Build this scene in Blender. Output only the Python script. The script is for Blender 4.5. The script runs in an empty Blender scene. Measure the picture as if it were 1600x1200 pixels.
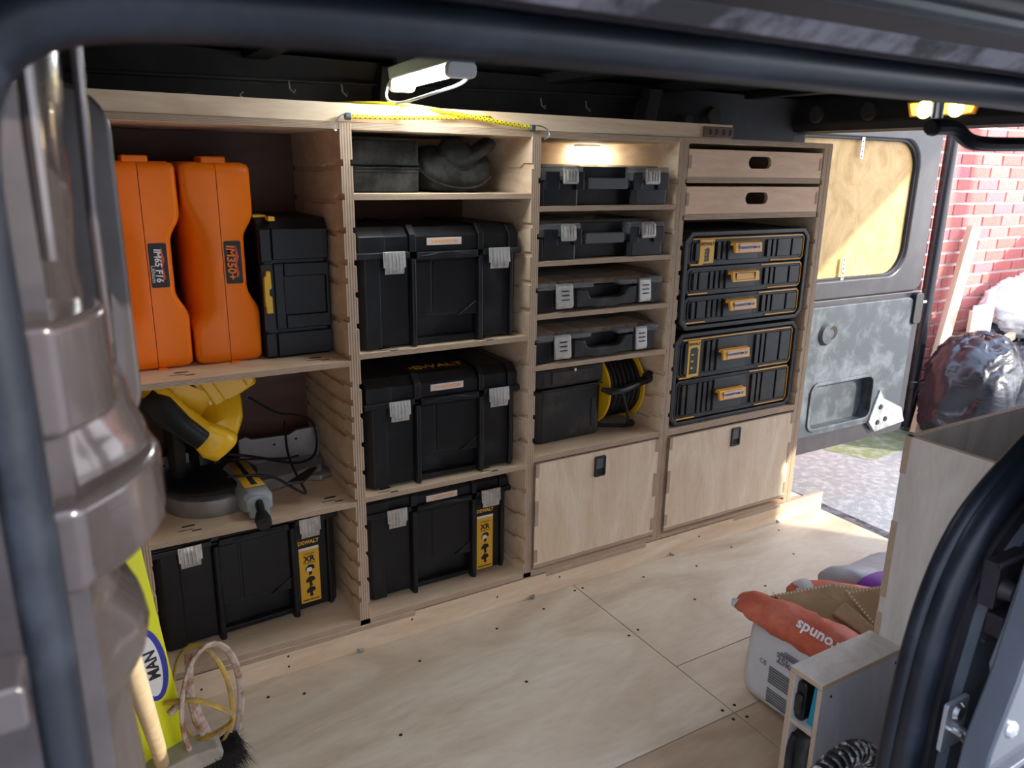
import bpy, bmesh, math, random
from mathutils import Vector, Matrix, noise
random.seed(7)
SC = bpy.context.scene
COL = SC.collection

# ------------------------------------------------------------ camera, world, sun, exposure
cam_data = bpy.data.cameras.new('camera'); cam = bpy.data.objects.new('camera', cam_data); COL.objects.link(cam)
cam_data.sensor_width = 36.0; cam_data.lens = 1203.29 / 1600 * 36.0
cam_data.clip_start = 0.02; cam_data.clip_end = 200
FW = Vector((0.49402722, 0.82670258, -0.26925815)); RT = Vector((0.86046129, -0.50929294, 0.01506925)); UP = Vector((0.12467349, 0.23913083, 0.96295014))
M = Matrix((RT, UP, -FW)).transposed().to_4x4(); M.translation = Vector((-0.601026, -1.743358, 1.250764)); cam.matrix_world = M
cam_data.dof.use_dof = True; cam_data.dof.focus_distance = 2.3; cam_data.dof.aperture_fstop = 7.0
SC.camera = cam
SC.view_settings.view_transform = 'Standard'; SC.view_settings.look = 'None'; SC.view_settings.gamma = 1.0
SC.view_settings.use_curve_mapping = False; SC.view_settings.exposure = 0.3
SKY_STRENGTH = 4.6; SUN_STRENGTH = 7.5; LAMP_STRENGTH = 95.0
w = bpy.data.worlds.new('world'); SC.world = w; w.use_nodes = True
nt = w.node_tree; nt.nodes.clear()
out = nt.nodes.new('ShaderNodeOutputWorld'); bg = nt.nodes.new('ShaderNodeBackground'); bg.inputs[1].default_value = SKY_STRENGTH
tc = nt.nodes.new('ShaderNodeTexCoord'); sx = nt.nodes.new('ShaderNodeSeparateXYZ'); cr = nt.nodes.new('ShaderNodeValToRGB')
cr.color_ramp.elements[0].position = 0.0; cr.color_ramp.elements[0].color = (0.92, 0.94, 1.0, 1)
cr.color_ramp.elements[1].position = 0.8; cr.color_ramp.elements[1].color = (0.56, 0.70, 1.0, 1)
nt.links.new(tc.outputs['Generated'], sx.inputs[0]); nt.links.new(sx.outputs['Z'], cr.inputs[0]); nt.links.new(cr.outputs[0], bg.inputs[0]); nt.links.new(bg.outputs[0], out.inputs[0])
sd = bpy.data.lights.new('sun', 'SUN'); sd.energy = SUN_STRENGTH; sd.angle = 0.012; sd.color = (1.0, 0.9, 0.74)
sun = bpy.data.objects.new('sun', sd); COL.objects.link(sun)
SUNV = Vector((-0.63, 0.78, -0.42)); sun.rotation_euler = SUNV.to_track_quat('-Z', 'Y').to_euler(); sun.location = (3, -4, 4)

# ------------------------------------------------------------ materials
MATS = {}
def nodemat(name):
    m = bpy.data.materials.new(name); m.use_nodes = True; n = m.node_tree; n.nodes.clear()
    o = n.nodes.new('ShaderNodeOutputMaterial'); b = n.nodes.new('ShaderNodeBsdfPrincipled'); n.links.new(b.outputs[0], o.inputs[0])
    return m, n, b
def pbr(name, col, rough=0.5, metal=0.0, col2=None, scale=8.0, lo=0.45, hi=0.65, bump=0.0, bscale=60.0, coat=0.0, stretch=None, spec=0.5, detail=6, rough2=None, distort=0.0):
    if name in MATS: return MATS[name]
    m, n, b = nodemat(name)
    b.inputs['Base Color'].default_value = (*col, 1); b.inputs['Roughness'].default_value = rough; b.inputs['Metallic'].default_value = metal
    b.inputs['Coat Weight'].default_value = coat; b.inputs['Specular IOR Level'].default_value = spec
    tcn = n.nodes.new('ShaderNodeTexCoord'); mp = n.nodes.new('ShaderNodeMapping'); n.links.new(tcn.outputs['Object'], mp.inputs[0])
    if stretch: mp.inputs['Scale'].default_value = stretch
    if col2:
        nz = n.nodes.new('ShaderNodeTexNoise'); nz.inputs['Scale'].default_value = scale; nz.inputs['Detail'].default_value = detail; nz.inputs['Roughness'].default_value = 0.65; nz.inputs['Distortion'].default_value = distort
        n.links.new(mp.outputs[0], nz.inputs[0])
        r = n.nodes.new('ShaderNodeValToRGB'); r.color_ramp.elements[0].position = lo; r.color_ramp.elements[1].position = hi
        r.color_ramp.elements[0].color = (*col, 1); r.color_ramp.elements[1].color = (*col2, 1)
        n.links.new(nz.outputs['Fac'], r.inputs[0]); n.links.new(r.outputs[0], b.inputs['Base Color'])
        if rough2 is not None:
            mr = n.nodes.new('ShaderNodeMapRange'); mr.inputs[1].default_value = lo; mr.inputs[2].default_value = hi; mr.inputs[3].default_value = rough; mr.inputs[4].default_value = rough2
            n.links.new(nz.outputs['Fac'], mr.inputs[0]); n.links.new(mr.outputs[0], b.inputs['Roughness'])
    if bump:
        nb = n.nodes.new('ShaderNodeTexNoise'); nb.inputs['Scale'].default_value = bscale; nb.inputs['Detail'].default_value = 3
        n.links.new(mp.outputs[0], nb.inputs[0]); bp = n.nodes.new('ShaderNodeBump'); bp.inputs['Strength'].default_value = bump; bp.inputs['Distance'].default_value = 0.01
        n.links.new(nb.outputs['Fac'], bp.inputs['Height']); n.links.new(bp.outputs[0], b.inputs['Normal'])
    MATS[name] = m; return m
def wood(name, c1, c2, c3, stretch=(1.2, 6, 6), rough=0.6, spots=True):
    m, n, b = nodemat(name); b.inputs['Roughness'].default_value = rough; b.inputs['Specular IOR Level'].default_value = 0.3
    tcn = n.nodes.new('ShaderNodeTexCoord'); mp = n.nodes.new('ShaderNodeMapping'); mp.inputs['Scale'].default_value = stretch; n.links.new(tcn.outputs['Object'], mp.inputs[0])
    def nz(s, d, dist):
        k = n.nodes.new('ShaderNodeTexNoise'); k.inputs['Scale'].default_value = s; k.inputs['Detail'].default_value = d; k.inputs['Distortion'].default_value = dist; n.links.new(mp.outputs[0], k.inputs[0]); return k
    a = nz(1.6, 8, 2.2); f = nz(22, 4, 0.3)
    r = n.nodes.new('ShaderNodeValToRGB'); e = r.color_ramp.elements; e[0].position = 0.3; e[0].color = (*c1, 1); e[1].position = 0.72; e[1].color = (*c3, 1); k = e.new(0.5); k.color = (*c2, 1)
    n.links.new(a.outputs['Fac'], r.inputs[0])
    mx = n.nodes.new('ShaderNodeMixRGB'); mx.blend_type = 'MULTIPLY'; mx.inputs[0].default_value = 0.2
    r2 = n.nodes.new('ShaderNodeValToRGB'); r2.color_ramp.elements[0].position = 0.35; r2.color_ramp.elements[0].color = (0.72, 0.66, 0.6, 1); r2.color_ramp.elements[1].position = 0.6; r2.color_ramp.elements[1].color = (1, 1, 1, 1)
    n.links.new(f.outputs['Fac'], r2.inputs[0]); n.links.new(r.outputs[0], mx.inputs[1]); n.links.new(r2.outputs[0], mx.inputs[2]); n.links.new(mx.outputs[0], b.inputs['Base Color'])
    MATS[name] = m; return m
def plyedge(name, axis):
    m, n, b = nodemat(name); b.inputs['Roughness'].default_value = 0.75; b.inputs['Specular IOR Level'].default_value = 0.2
    tcn = n.nodes.new('ShaderNodeTexCoord'); s = n.nodes.new('ShaderNodeSeparateXYZ'); n.links.new(tcn.outputs['Generated'], s.inputs[0])
    mu = n.nodes.new('ShaderNodeMath'); mu.operation = 'MULTIPLY'; mu.inputs[1].default_value = 2 * math.pi * 4.5; n.links.new(s.outputs['XYZ'.index(axis)], mu.inputs[0])
    sn = n.nodes.new('ShaderNodeMath'); sn.operation = 'SINE'; n.links.new(mu.outputs[0], sn.inputs[0])
    nz = n.nodes.new('ShaderNodeTexNoise'); nz.inputs['Scale'].default_value = 30; nz.inputs['Detail'].default_value = 4; n.links.new(tcn.outputs['Object'], nz.inputs[0])
    ad = n.nodes.new('ShaderNodeMath'); ad.operation = 'MULTIPLY_ADD'; ad.inputs[1].default_value = 1.6; n.links.new(nz.outputs['Fac'], ad.inputs[0]); n.links.new(sn.outputs[0], ad.inputs[2])
    r = n.nodes.new('ShaderNodeValToRGB'); e = r.color_ramp.elements; e[0].position = 0.25; e[0].color = (0.30, 0.19, 0.12, 1); e[1].position = 1.0; e[1].color = (0.52, 0.40, 0.29, 1)
    n.links.new(ad.outputs[0], r.inputs[0]); n.links.new(r.outputs[0], b.inputs['Base Color']); MATS[name] = m; return m
def glass_clear(name, tint, alpha=0.3):
    m = bpy.data.materials.new(name); m.use_nodes = True; n = m.node_tree; n.nodes.clear()
    o = n.nodes.new('ShaderNodeOutputMaterial'); mx = n.nodes.new('ShaderNodeMixShader'); t = n.nodes.new('ShaderNodeBsdfTransparent'); b = n.nodes.new('ShaderNodeBsdfPrincipled')
    t.inputs[0].default_value = (*tint, 1); b.inputs['Base Color'].default_value = (0.5, 0.5, 0.5, 1); b.inputs['Roughness'].default_value = 0.15
    mx.inputs[0].default_value = alpha; n.links.new(t.outputs[0], mx.inputs[1]); n.links.new(b.outputs[0], mx.inputs[2]); n.links.new(mx.outputs[0], o.inputs[0]); MATS[name] = m; return m
def emit(name, col, s):
    m = bpy.data.materials.new(name); m.use_nodes = True; n = m.node_tree; n.nodes.clear()
    o = n.nodes.new('ShaderNodeOutputMaterial'); e = n.nodes.new('ShaderNodeEmission'); e.inputs[0].default_value = (*col, 1); e.inputs[1].default_value = s; n.links.new(e.outputs[0], o.inputs[0]); MATS[name] = m; return m

BIRCH = wood('birch_ply', (0.66, 0.465, 0.30), (0.75, 0.565, 0.385), (0.82, 0.67, 0.49), (1.0, 3, 6))
BIRCHV = wood('birch_ply_vertical', (0.66, 0.49, 0.32), (0.74, 0.58, 0.41), (0.80, 0.68, 0.52), (5, 3, 1.2))
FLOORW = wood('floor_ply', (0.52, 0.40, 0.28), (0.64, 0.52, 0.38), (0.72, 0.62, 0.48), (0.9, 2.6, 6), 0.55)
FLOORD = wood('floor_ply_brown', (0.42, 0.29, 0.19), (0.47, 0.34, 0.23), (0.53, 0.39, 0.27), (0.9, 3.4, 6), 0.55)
GREYPLY = wood('pale_grey_ply', (0.50, 0.45, 0.41), (0.58, 0.53, 0.48), (0.66, 0.61, 0.56), (5, 5, 1.2))
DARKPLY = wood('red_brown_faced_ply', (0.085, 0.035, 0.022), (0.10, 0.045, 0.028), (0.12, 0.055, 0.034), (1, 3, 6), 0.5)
OSB = wood('window_ply', (0.44, 0.26, 0.085), (0.58, 0.37, 0.14), (0.66, 0.45, 0.2), (4, 3, 3), 0.5)
PINE = wood('raw_pine', (0.62, 0.47, 0.31), (0.70, 0.56, 0.39), (0.76, 0.64, 0.48), (6, 6, 1))
FENCEW = wood('weathered_fence', (0.33, 0.24, 0.16), (0.45, 0.34, 0.24), (0.55, 0.43, 0.31), (2, 1, 14))
BIRCHD = wood('warm_birch_ply', (0.70, 0.44, 0.27), (0.78, 0.53, 0.35), (0.84, 0.62, 0.44), (1.0, 3, 6))
EDGE = {a: plyedge('ply_edge_' + a.lower(), a) for a in 'XYZ'}
BLACKP = pbr('black_plastic', (0.0055, 0.006, 0.0075), 0.40, spec=0.4, col2=(0.022, 0.023, 0.026), scale=9, lo=0.52, hi=0.8, bump=0.05, bscale=300, rough2=0.6)
DUSTP = pbr('dusty_black_plastic', (0.009, 0.0095, 0.010), 0.5, spec=0.4, col2=(0.085, 0.082, 0.078), scale=14, lo=0.5, hi=0.85, bump=0.06, bscale=200, rough2=0.75)
GRIMEP = pbr('grimy_black_plastic', (0.010, 0.0095, 0.009), 0.55, spec=0.4, col2=(0.12, 0.08, 0.045), scale=6, lo=0.5, hi=0.85)
DARKBLK = pbr('plain_black', (0.006, 0.006, 0.007), 0.5)
RUBBER = pbr('door_seal_rubber', (0.006, 0.008, 0.013), 0.42, spec=0.28, col2=(0.03, 0.038, 0.055), scale=7, lo=0.5, hi=0.85, rough2=0.5)
BODY = pbr('van_paint_grey_brown', (0.060, 0.050, 0.052), 0.2, 0.4, col2=(0.044, 0.037, 0.038), scale=9, coat=0.35)
BODYD = pbr('van_paint_dark', (0.014, 0.011, 0.014), 0.5, 0.0, spec=0.3, col2=(0.028, 0.025, 0.03), scale=10, lo=0.4, hi=0.8)
BODYB = pbr('van_pillar_paint', (0.07, 0.08, 0.10), 0.35, 0.35, col2=(0.10, 0.11, 0.135), scale=6, coat=0.3)
RAILG = pbr('dirty_rail', (0.014, 0.013, 0.015), 0.7, 0.0, col2=(0.13, 0.12, 0.14), scale=16, lo=0.42, hi=0.58)
ROOFM = pbr('van_roof_black', (0.005, 0.005, 0.006), 0.6, 0.0, spec=0.18, col2=(0.012, 0.012, 0.012), scale=5)
DOORP = pbr('rear_door_paint', (0.045, 0.04, 0.042), 0.28, 0.3, col2=(0.06, 0.055, 0.056), scale=8)
DOORIN = pbr('scuffed_door_trim', (0.030, 0.038, 0.046), 0.5, col2=(0.15, 0.175, 0.20), scale=9, lo=0.46, hi=0.82, rough2=0.8, distort=0.4, detail=12)
STEEL = pbr('bright_steel', (0.62, 0.63, 0.64), 0.3, 1.0, col2=(0.45, 0.45, 0.45), scale=40)
LATCHM = pbr('worn_latch_metal', (0.60, 0.58, 0.55), 0.36, 0.6, col2=(0.42, 0.39, 0.35), scale=40, rough2=0.6)
ORANGE = pbr('orange_case_plastic', (0.95, 0.20, 0.004), 0.40, spec=0.3, bump=0.03, bscale=400, col2=(0.92, 0.185, 0.004), scale=5)
YELLOW = pbr('saw_yellow', (0.80, 0.46, 0.01), 0.38)
AMBER = pbr('handle_amber', (0.87, 0.40, 0.03), 0.45)
LABELY = pbr('label_amber', (0.82, 0.44, 0.03), 0.5)
LEVELY = pbr('bright_lemon_yellow', (0.78, 0.80, 0.015), 0.35)
GREY = pbr('mid_grey_plastic', (0.085, 0.085, 0.09), 0.55)
ALU = pbr('cast_aluminium', (0.30, 0.28, 0.27), 0.45, 0.6, col2=(0.22, 0.2, 0.19), scale=12)
SAWGREY = pbr('saw_arm_grey', (0.28, 0.30, 0.31), 0.45, 0.2)
WHITEP = pbr('white_print', (0.8, 0.8, 0.8), 0.5)
PAPER = pbr('pink_paper_label', (0.72, 0.56, 0.50), 0.6)
BLUEP = pbr('blue_print', (0.02, 0.03, 0.35), 0.4)
REDP = pbr('red_print', (0.65, 0.06, 0.02), 0.5)
TEAL = pbr('turquoise_plastic', (0.0, 0.20, 0.32), 0.4)
FABRIC = pbr('black_canvas', (0.020, 0.0195, 0.0185), 0.85, spec=0.2, col2=(0.055, 0.053, 0.05), scale=12, bump=0.4, bscale=30)
LEATHER = pbr('tan_suede', (0.36, 0.235, 0.12), 0.85, col2=(0.46, 0.325, 0.19), scale=9, bump=0.15, bscale=80)
THREAD = pbr('pale_thread', (0.75, 0.66, 0.5), 0.8)
SACKW = pbr('white_sack_paper', (0.56, 0.54, 0.55), 0.6, col2=(0.64, 0.62, 0.62), scale=6, bump=0.12, bscale=14)
SACKR = pbr('red_sack_paper', (0.52, 0.10, 0.05), 0.6, col2=(0.62, 0.17, 0.10), scale=14, bump=0.35, bscale=25)
SACKG = pbr('grey_sack_plastic', (0.42, 0.41, 0.42), 0.45, col2=(0.34, 0.33, 0.33), scale=12, bump=0.35, bscale=25)
PURPLE = pbr('purple_print', (0.19, 0.035, 0.36), 0.45, bump=0.2, bscale=25)
BINBAG = pbr('black_bin_bag', (0.006, 0.007, 0.012), 0.26, bump=0.5, bscale=16, spec=0.6, stretch=(0.5, 0.5, 1.8))
WHITEBAG = pbr('white_bin_bag', (0.78, 0.77, 0.76), 0.4, bump=0.7, bscale=12)
MUDDY = pbr('plaster_crusted_steel', (0.50, 0.40, 0.34), 0.8, 0.0, col2=(0.26, 0.12, 0.05), scale=26, lo=0.45, hi=0.62, bump=0.4, bscale=80)
GILT = pbr('worn_yellow_paint', (0.50, 0.31, 0.04), 0.5, col2=(0.25, 0.17, 0.09), scale=30)
BRISTLE = pbr('dark_bristle', (0.012, 0.008, 0.007), 0.8)
GREYWOOD = wood('grey_weathered_wood', (0.30, 0.27, 0.22), (0.38, 0.34, 0.28), (0.45, 0.41, 0.35), (3, 3, 3))
POLEW = wood('pale_pole_wood', (0.38, 0.29, 0.17), (0.44, 0.34, 0.21), (0.50, 0.41, 0.27), (8, 8, 1))
MORTAR = pbr('mortar', (0.62, 0.56, 0.52), 0.9, bump=0.3, bscale=60)
BRICKS = [pbr('brick_%s' % k, c, 0.85, col2=c2, scale=30, lo=0.5, hi=0.75, bump=0.5, bscale=50) for k, c, c2 in (('red', (0.50, 0.15, 0.13), (0.40, 0.11, 0.10)), ('pink', (0.56, 0.20, 0.18), (0.44, 0.14, 0.14)), ('mauve', (0.45, 0.17, 0.18), (0.32, 0.13, 0.17)))]
CONC = pbr('concrete_drive', (0.23, 0.24, 0.245), 0.9, col2=(0.36, 0.365, 0.36), scale=25, bump=0.35, bscale=160)
PIPEB = pbr('black_pipe', (0.012, 0.013, 0.016), 0.25)
GREENGREY = pbr('green_grey_patch', (0.16, 0.2, 0.09), 0.9, col2=(0.3, 0.32, 0.25), scale=12)
HOLE = pbr('dark_hole', (0.01, 0.008, 0.006), 0.8)
CLEAR = glass_clear('clear_polycarbonate', (0.75, 0.76, 0.78), 0.28)
SMOKE = glass_clear('smoky_polycarbonate', (0.62, 0.55, 0.45), 0.22)
TUBE = emit('lit_tube', (0.90, 0.97, 1.0), LAMP_STRENGTH); AMBLAMP = emit('amber_lamp', (1.0, 0.55, 0.06), 4.0); AMBCORE = emit('amber_lamp_core', (1.0, 0.8, 0.2), 9.0); PUCK = emit('lit_puck', (1.0, 0.95, 0.74), 120.0)

# ------------------------------------------------------------ geometry helpers
def finish(o, bevel=0, seg=2, angle=35):
    me = o.data
    if len(me.polygons):
        me.polygons.foreach_set('use_smooth', [True] * len(me.polygons)); me.set_sharp_from_angle(angle=math.radians(angle))
    if bevel:
        b = o.modifiers.new('bevel', 'BEVEL'); b.width = bevel; b.segments = seg; b.limit_method = 'ANGLE'; b.angle_limit = math.radians(40); b.harden_normals = True
class MB:
    def __init__(s): s.v = []; s.f = []; s.m = []
    def add(s, vs, fs, mi=0):
        k = len(s.v); s.v += [tuple(v) for v in vs]; s.f += [tuple(k + i for i in f) for f in fs]; s.m += [mi] * len(fs); return s
    def box(s, x0, x1, y0, y1, z0, z1, mi=0, ax=None, em=1):
        vs = [(x, y, z) for x in (x0, x1) for y in (y0, y1) for z in (z0, z1)]
        fs = [(0, 1, 3, 2), (4, 6, 7, 5), (0, 4, 5, 1), (2, 3, 7, 6), (0, 2, 6, 4), (1, 5, 7, 3)]
        s.add(vs, fs, mi)
        if ax is not None:
            for i in range(6):
                if i // 2 != 'XYZ'.index(ax): s.m[-6 + i] = em
        return s
    def prism(s, poly, axis, a0, a1, mi=0):
        def p(u, v, a): return {'x': (a, u, v), 'y': (u, a, v), 'z': (u, v, a)}[axis]
        n = len(poly); vs = [p(u, v, a0) for u, v in poly] + [p(u, v, a1) for u, v in poly]
        fs = [tuple(range(n))[::-1], tuple(range(n, 2 * n))] + [(i, (i + 1) % n, n + (i + 1) % n, n + i) for i in range(n)]
        return s.add(vs, fs, mi)
    def loft(s, rings, mi=0, cap=True, closed=False):
        n = len(rings[0]); vs = [p for r in rings for p in r]; fs = []
        R = len(rings)
        for j in range(R if closed else R - 1):
            a = j * n; b = ((j + 1) % R) * n
            fs += [(a + i, a + (i + 1) % n, b + (i + 1) % n, b + i) for i in range(n)]
        if cap and not closed: fs += [tuple(range(n))[::-1], tuple(range((R - 1) * n, R * n))]
        return s.add(vs, fs, mi)
    def tube(s, pts, r, n=8, mi=0, closed=False, cap=True, ell=None):
        pts = [Vector(p) for p in pts]; N = len(pts); rings = []; prev = None
        for i, p in enumerate(pts):
            if closed: t = pts[(i + 1) % N] - pts[i - 1]
            else: t = pts[min(i + 1, N - 1)] - pts[max(i - 1, 0)]
            t.normalize()
            u = prev - t * prev.dot(t) if prev is not None else t.cross(Vector((0, 0, 1)) if abs(t.z) < 0.9 else Vector((0, 1, 0)))
            u.normalize(); prev = u; v = t.cross(u); rr = r[i] if isinstance(r, (list, tuple)) else r
            e = ell or 1.0
            rings.append([p + u * rr * math.cos(2 * math.pi * k / n) + v * rr * e * math.sin(2 * math.pi * k / n) for k in range(n)])
        return s.loft(rings, mi, cap, closed)
    def lathe(s, prof, axis='z', c=(0, 0, 0), n=20, mi=0):
        rings = []
        for r, h in prof:
            ring = []
            for k in range(n):
                a = 2 * math.pi * k / n; u, v = r * math.cos(a), r * math.sin(a)
                ring.append(Vector(c) + Vector({'z': (u, v, h), 'x': (h, u, v), 'y': (u, h, v)}[axis]))
            rings.append(ring)
        return s.loft(rings, mi)
    def ring_plate(s, outer, inner, y0, y1, mi=0, n=6, axis='y'):
        a = rrect(*outer, n=n); b = rrect(*inner, n=n); k = len(a)
        def p(u, v, h): return {'x': (h, u, v), 'y': (u, h, v), 'z': (u, v, h)}[axis]
        vs = [p(*q, y0) for q in a] + [p(*q, y0) for q in b] + [p(*q, y1) for q in a] + [p(*q, y1) for q in b]; fs = []
        for i in range(k):
            j = (i + 1) % k
            fs += [(i, j, k + j, k + i), (2 * k + i, 3 * k + i, 3 * k + j, 2 * k + j), (i, 2 * k + i, 2 * k + j, j), (k + i, k + j, 3 * k + j, 3 * k + i)]
        return s.add(vs, fs, mi)
    def xf(s, mat, start=0):
        s.v = s.v[:start] + [tuple(mat @ Vector(v)) for v in s.v[start:]]; return s
    def build(s, name, mats, parent=None, bevel=0, seg=2, angle=35, loc=None, rot=None):
        me = bpy.data.meshes.new(name); me.from_pydata([tuple(v) for v in s.v], [], s.f)
        if not isinstance(mats, (list, tuple)): mats = [mats]
        for m in mats: me.materials.append(m)
        if len(mats) > 1: me.polygons.foreach_set('material_index', [min(i, len(mats) - 1) for i in s.m])
        bm = bmesh.new(); bm.from_mesh(me); bmesh.ops.recalc_face_normals(bm, faces=bm.faces); bm.to_mesh(me); bm.free(); me.update()
        o = bpy.data.objects.new(name, me); COL.objects.link(o)
        if parent: o.parent = parent
        if loc: o.location = loc
        if rot: o.rotation_euler = rot
        finish(o, bevel, seg, angle); return o
def rrect(x0, x1, z0, z1, r, n=6):
    pts = []
    for cx, cz, a in ((x1 - r, z1 - r, 0), (x0 + r, z1 - r, 90), (x0 + r, z0 + r, 180), (x1 - r, z0 + r, 270)):
        for k in range(n + 1):
            t = math.radians(a + 90 * k / n); pts.append((cx + r * math.cos(t), cz + r * math.sin(t)))
    return pts
def chamf(x0, x1, z0, z1, c): return [(x0 + c, z0), (x1 - c, z0), (x1, z0 + c), (x1, z1 - c), (x1 - c, z1), (x0 + c, z1), (x0, z1 - c), (x0, z0 + c)]
def ply(name, x0, x1, y0, y1, z0, z1, parent=None, face=None, edge=None):
    d = (x1 - x0, y1 - y0, z1 - z0); ax = 'XYZ'[d.index(min(d))]
    return MB().box(x0, x1, y0, y1, z0, z1, 0, ax).build(name, [face or BIRCH, edge or EDGE[ax]], parent, 0.0008, 1)
def thing(name, label, cat, loc=(0, 0, 0), rot=(0, 0, 0), group=None):
    o = bpy.data.objects.new(name, None); o.empty_display_size = 0.05; COL.objects.link(o); o.location = loc; o.rotation_euler = rot
    o['label'] = label; o['category'] = cat
    if group: o['group'] = group
    return o
def tag(o, label, cat, group=None):
    o['label'] = label; o['category'] = cat
    if group: o['group'] = group
    return o
def struct(o): o['kind'] = 'structure'; return o
def text(s, size, m, parent, loc, rot=(math.pi / 2, 0, 0), name='lettering', bold=0.0, align='CENTER', ext=0.0003, shear=0, space=1.0):
    c = bpy.data.curves.new(name, 'FONT'); c.body = s; c.size = size; c.extrude = ext; c.align_x = align; c.align_y = 'CENTER'; c.offset = bold; c.resolution_u = 2; c.shear = shear; c.space_character = space
    t = bpy.data.objects.new('tmp', c); COL.objects.link(t)
    dg = bpy.context.evaluated_depsgraph_get(); me = bpy.data.meshes.new_from_object(t.evaluated_get(dg)); bpy.data.objects.remove(t)
    me.materials.clear(); me.materials.append(m); o = bpy.data.objects.new(name, me); COL.objects.link(o)
    if parent: o.parent = parent
    o.location = loc; o.rotation_euler = rot; return o
def crinkle(mb_or_obj, amp, sc, seed=0, ridged=True, an=None):
    me = mb_or_obj.data; an = Matrix.Diagonal(an) @ Matrix.Rotation(0.5, 3, 'Y') if an else Matrix.Identity(3); off = Vector((seed * 3.1, seed * 1.7, seed * 5.3))
    for v in me.vertices:
        p = (an @ v.co) * sc + off; n = noise.noise(p); n2 = noise.noise(p * 2.3 + Vector((5, 5, 5)))
        k = (1 - abs(n) * 2.2) * 0.7 + (1 - abs(n2) * 2.2) * 0.35 if ridged else n + 0.4 * n2
        v.co += v.normal * amp * k
    me.update()
def blobmesh(name, m, parent, size, seg=40, p=3.0, loc=(0, 0, 0), rot=(0, 0, 0), amp=0.01, sc=9, seed=0, flat=True, ridged=True, shape=None):
    """superellipsoid body, its lowest part at z 0"""
    vs = []; fs = []; H = seg // 2
    def sg(a, e): return math.copysign(abs(a) ** e, a)
    e = 2.0 / p
    for j in range(H + 1):
        ph = -math.pi / 2 + math.pi * j / H
        for i in range(seg):
            t = 2 * math.pi * i / seg
            x = size[0] / 2 * sg(math.cos(ph), e) * sg(math.cos(t), e); y = size[1] / 2 * sg(math.cos(ph), e) * sg(math.sin(t), e); z = size[2] / 2 * (1 + sg(math.sin(ph), e))
            if shape: x, y, z = shape(x, y, z)
            vs.append((x, y, z))
    for j in range(H):
        for i in range(seg): a = j * seg + i; b = j * seg + (i + 1) % seg; fs.append((a, b, b + seg, a + seg))
    o = MB().add(vs, fs).build(name, m, parent, 0, 2, 60, loc, rot)
    bm = bmesh.new(); bm.from_mesh(o.data); bmesh.ops.remove_doubles(bm, verts=bm.verts, dist=1e-5); bmesh.ops.recalc_face_normals(bm, faces=bm.faces); bm.to_mesh(o.data); bm.free()
    crinkle(o, amp, sc, seed, ridged)
    for v in o.data.vertices:
        if v.co.z < 0: v.co.z = 0.0
    return o

# ============================================================ THE SETTING
floor = struct(MB().box(-0.85, 1.86, -1.30, 0.46, -0.05, -0.012).build('floor', BODYD))
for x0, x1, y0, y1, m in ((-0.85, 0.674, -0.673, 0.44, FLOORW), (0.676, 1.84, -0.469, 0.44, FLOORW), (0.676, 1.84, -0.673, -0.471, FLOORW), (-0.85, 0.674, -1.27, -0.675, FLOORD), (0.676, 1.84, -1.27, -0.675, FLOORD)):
    ply('floor_board', x0, x1, y0, y1, -0.012, 0.0, floor, m)
scr = None
for x, y in [(0.66, -0.03), (0.69, -0.03), (0.655, -0.30), (0.695, -0.29), (0.655, -0.655), (0.695, -0.655), (0.655, -0.69), (0.69, -0.70), (-0.2, -0.10), (0.1, -0.12), (0.35, -0.09), (-0.05, -0.35), (0.30, -0.33), (0.9, -0.07), (1.1, -0.10), (1.3, -0.06), (0.95, -0.25), (1.2, -0.3), (0.3, -0.69), (0.27, -0.655), (1.55, -0.05), (1.45, -0.2), (-0.28, -0.07), (0.52, -0.07)]:
    if scr is None: scr = MB().lathe([(0.0001, 0.0002), (0.0045, 0.0002), (0.0045, 0.0006), (0.0001, 0.0006)], n=8).build('screw_head', HOLE, floor, loc=(x, y, 0))
    else:
        c = scr.copy(); COL.objects.link(c); c.location = (x, y, 0)
MB().box(1.84, 1.93, -1.25, 0.44, -0.05, -0.018).build('rear_step', RAILG, floor, 0.004)

# roof, with pressed cross ribs
ceil = struct(MB().box(-0.9, 2.05, -1.30, 0.52, 1.53, 1.54).build('ceiling', ROOFM))
for x in (-0.55, -0.1, 0.35, 0.80, 1.25, 1.65):
    MB().prism([(x - 0.045, 1.53), (x - 0.03, 1.505), (x + 0.03, 1.505), (x + 0.045, 1.53)], 'y', -1.25, 0.42).build('roof_rib', ROOFM, ceil, 0.003)
MB().box(-0.62, -0.40, -0.9, -0.2, 1.46, 1.472).build('roof_plywood', BIRCH, ceil)
for x in (0.02, 0.42):
    MB().box(x, x + 0.03, -0.1, -0.06, 1.5, 1.506).build('roof_clip', STEEL, ceil)
wr = struct(MB().box(-0.9, 2.05, 0.44, 0.46, -0.05, 1.54).build('wall_right', ROOFM))
MB().prism([(0.44, 1.36), (0.40, 1.47), (0.36, 1.52), (0.44, 1.54)], 'x', -0.88, 1.98).build('roof_side_rail', ROOFM, wr, 0.004)
MB().tube([(-0.5, 0.375, 1.452), (0.3, 0.375, 1.467), (1.2, 0.375, 1.487)], 0.005).build('cable_conduit', ROOFM, wr)
for x in (-0.02, 0.12, 0.75, 0.92):
    MB().tube([(x, 0.372, 1.46), (x, 0.366, 1.44), (x + 0.01, 0.362, 1.43), (x + 0.015, 0.37, 1.44)], 0.0025, 6).build('conduit_clip', GREY, wr)
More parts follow.
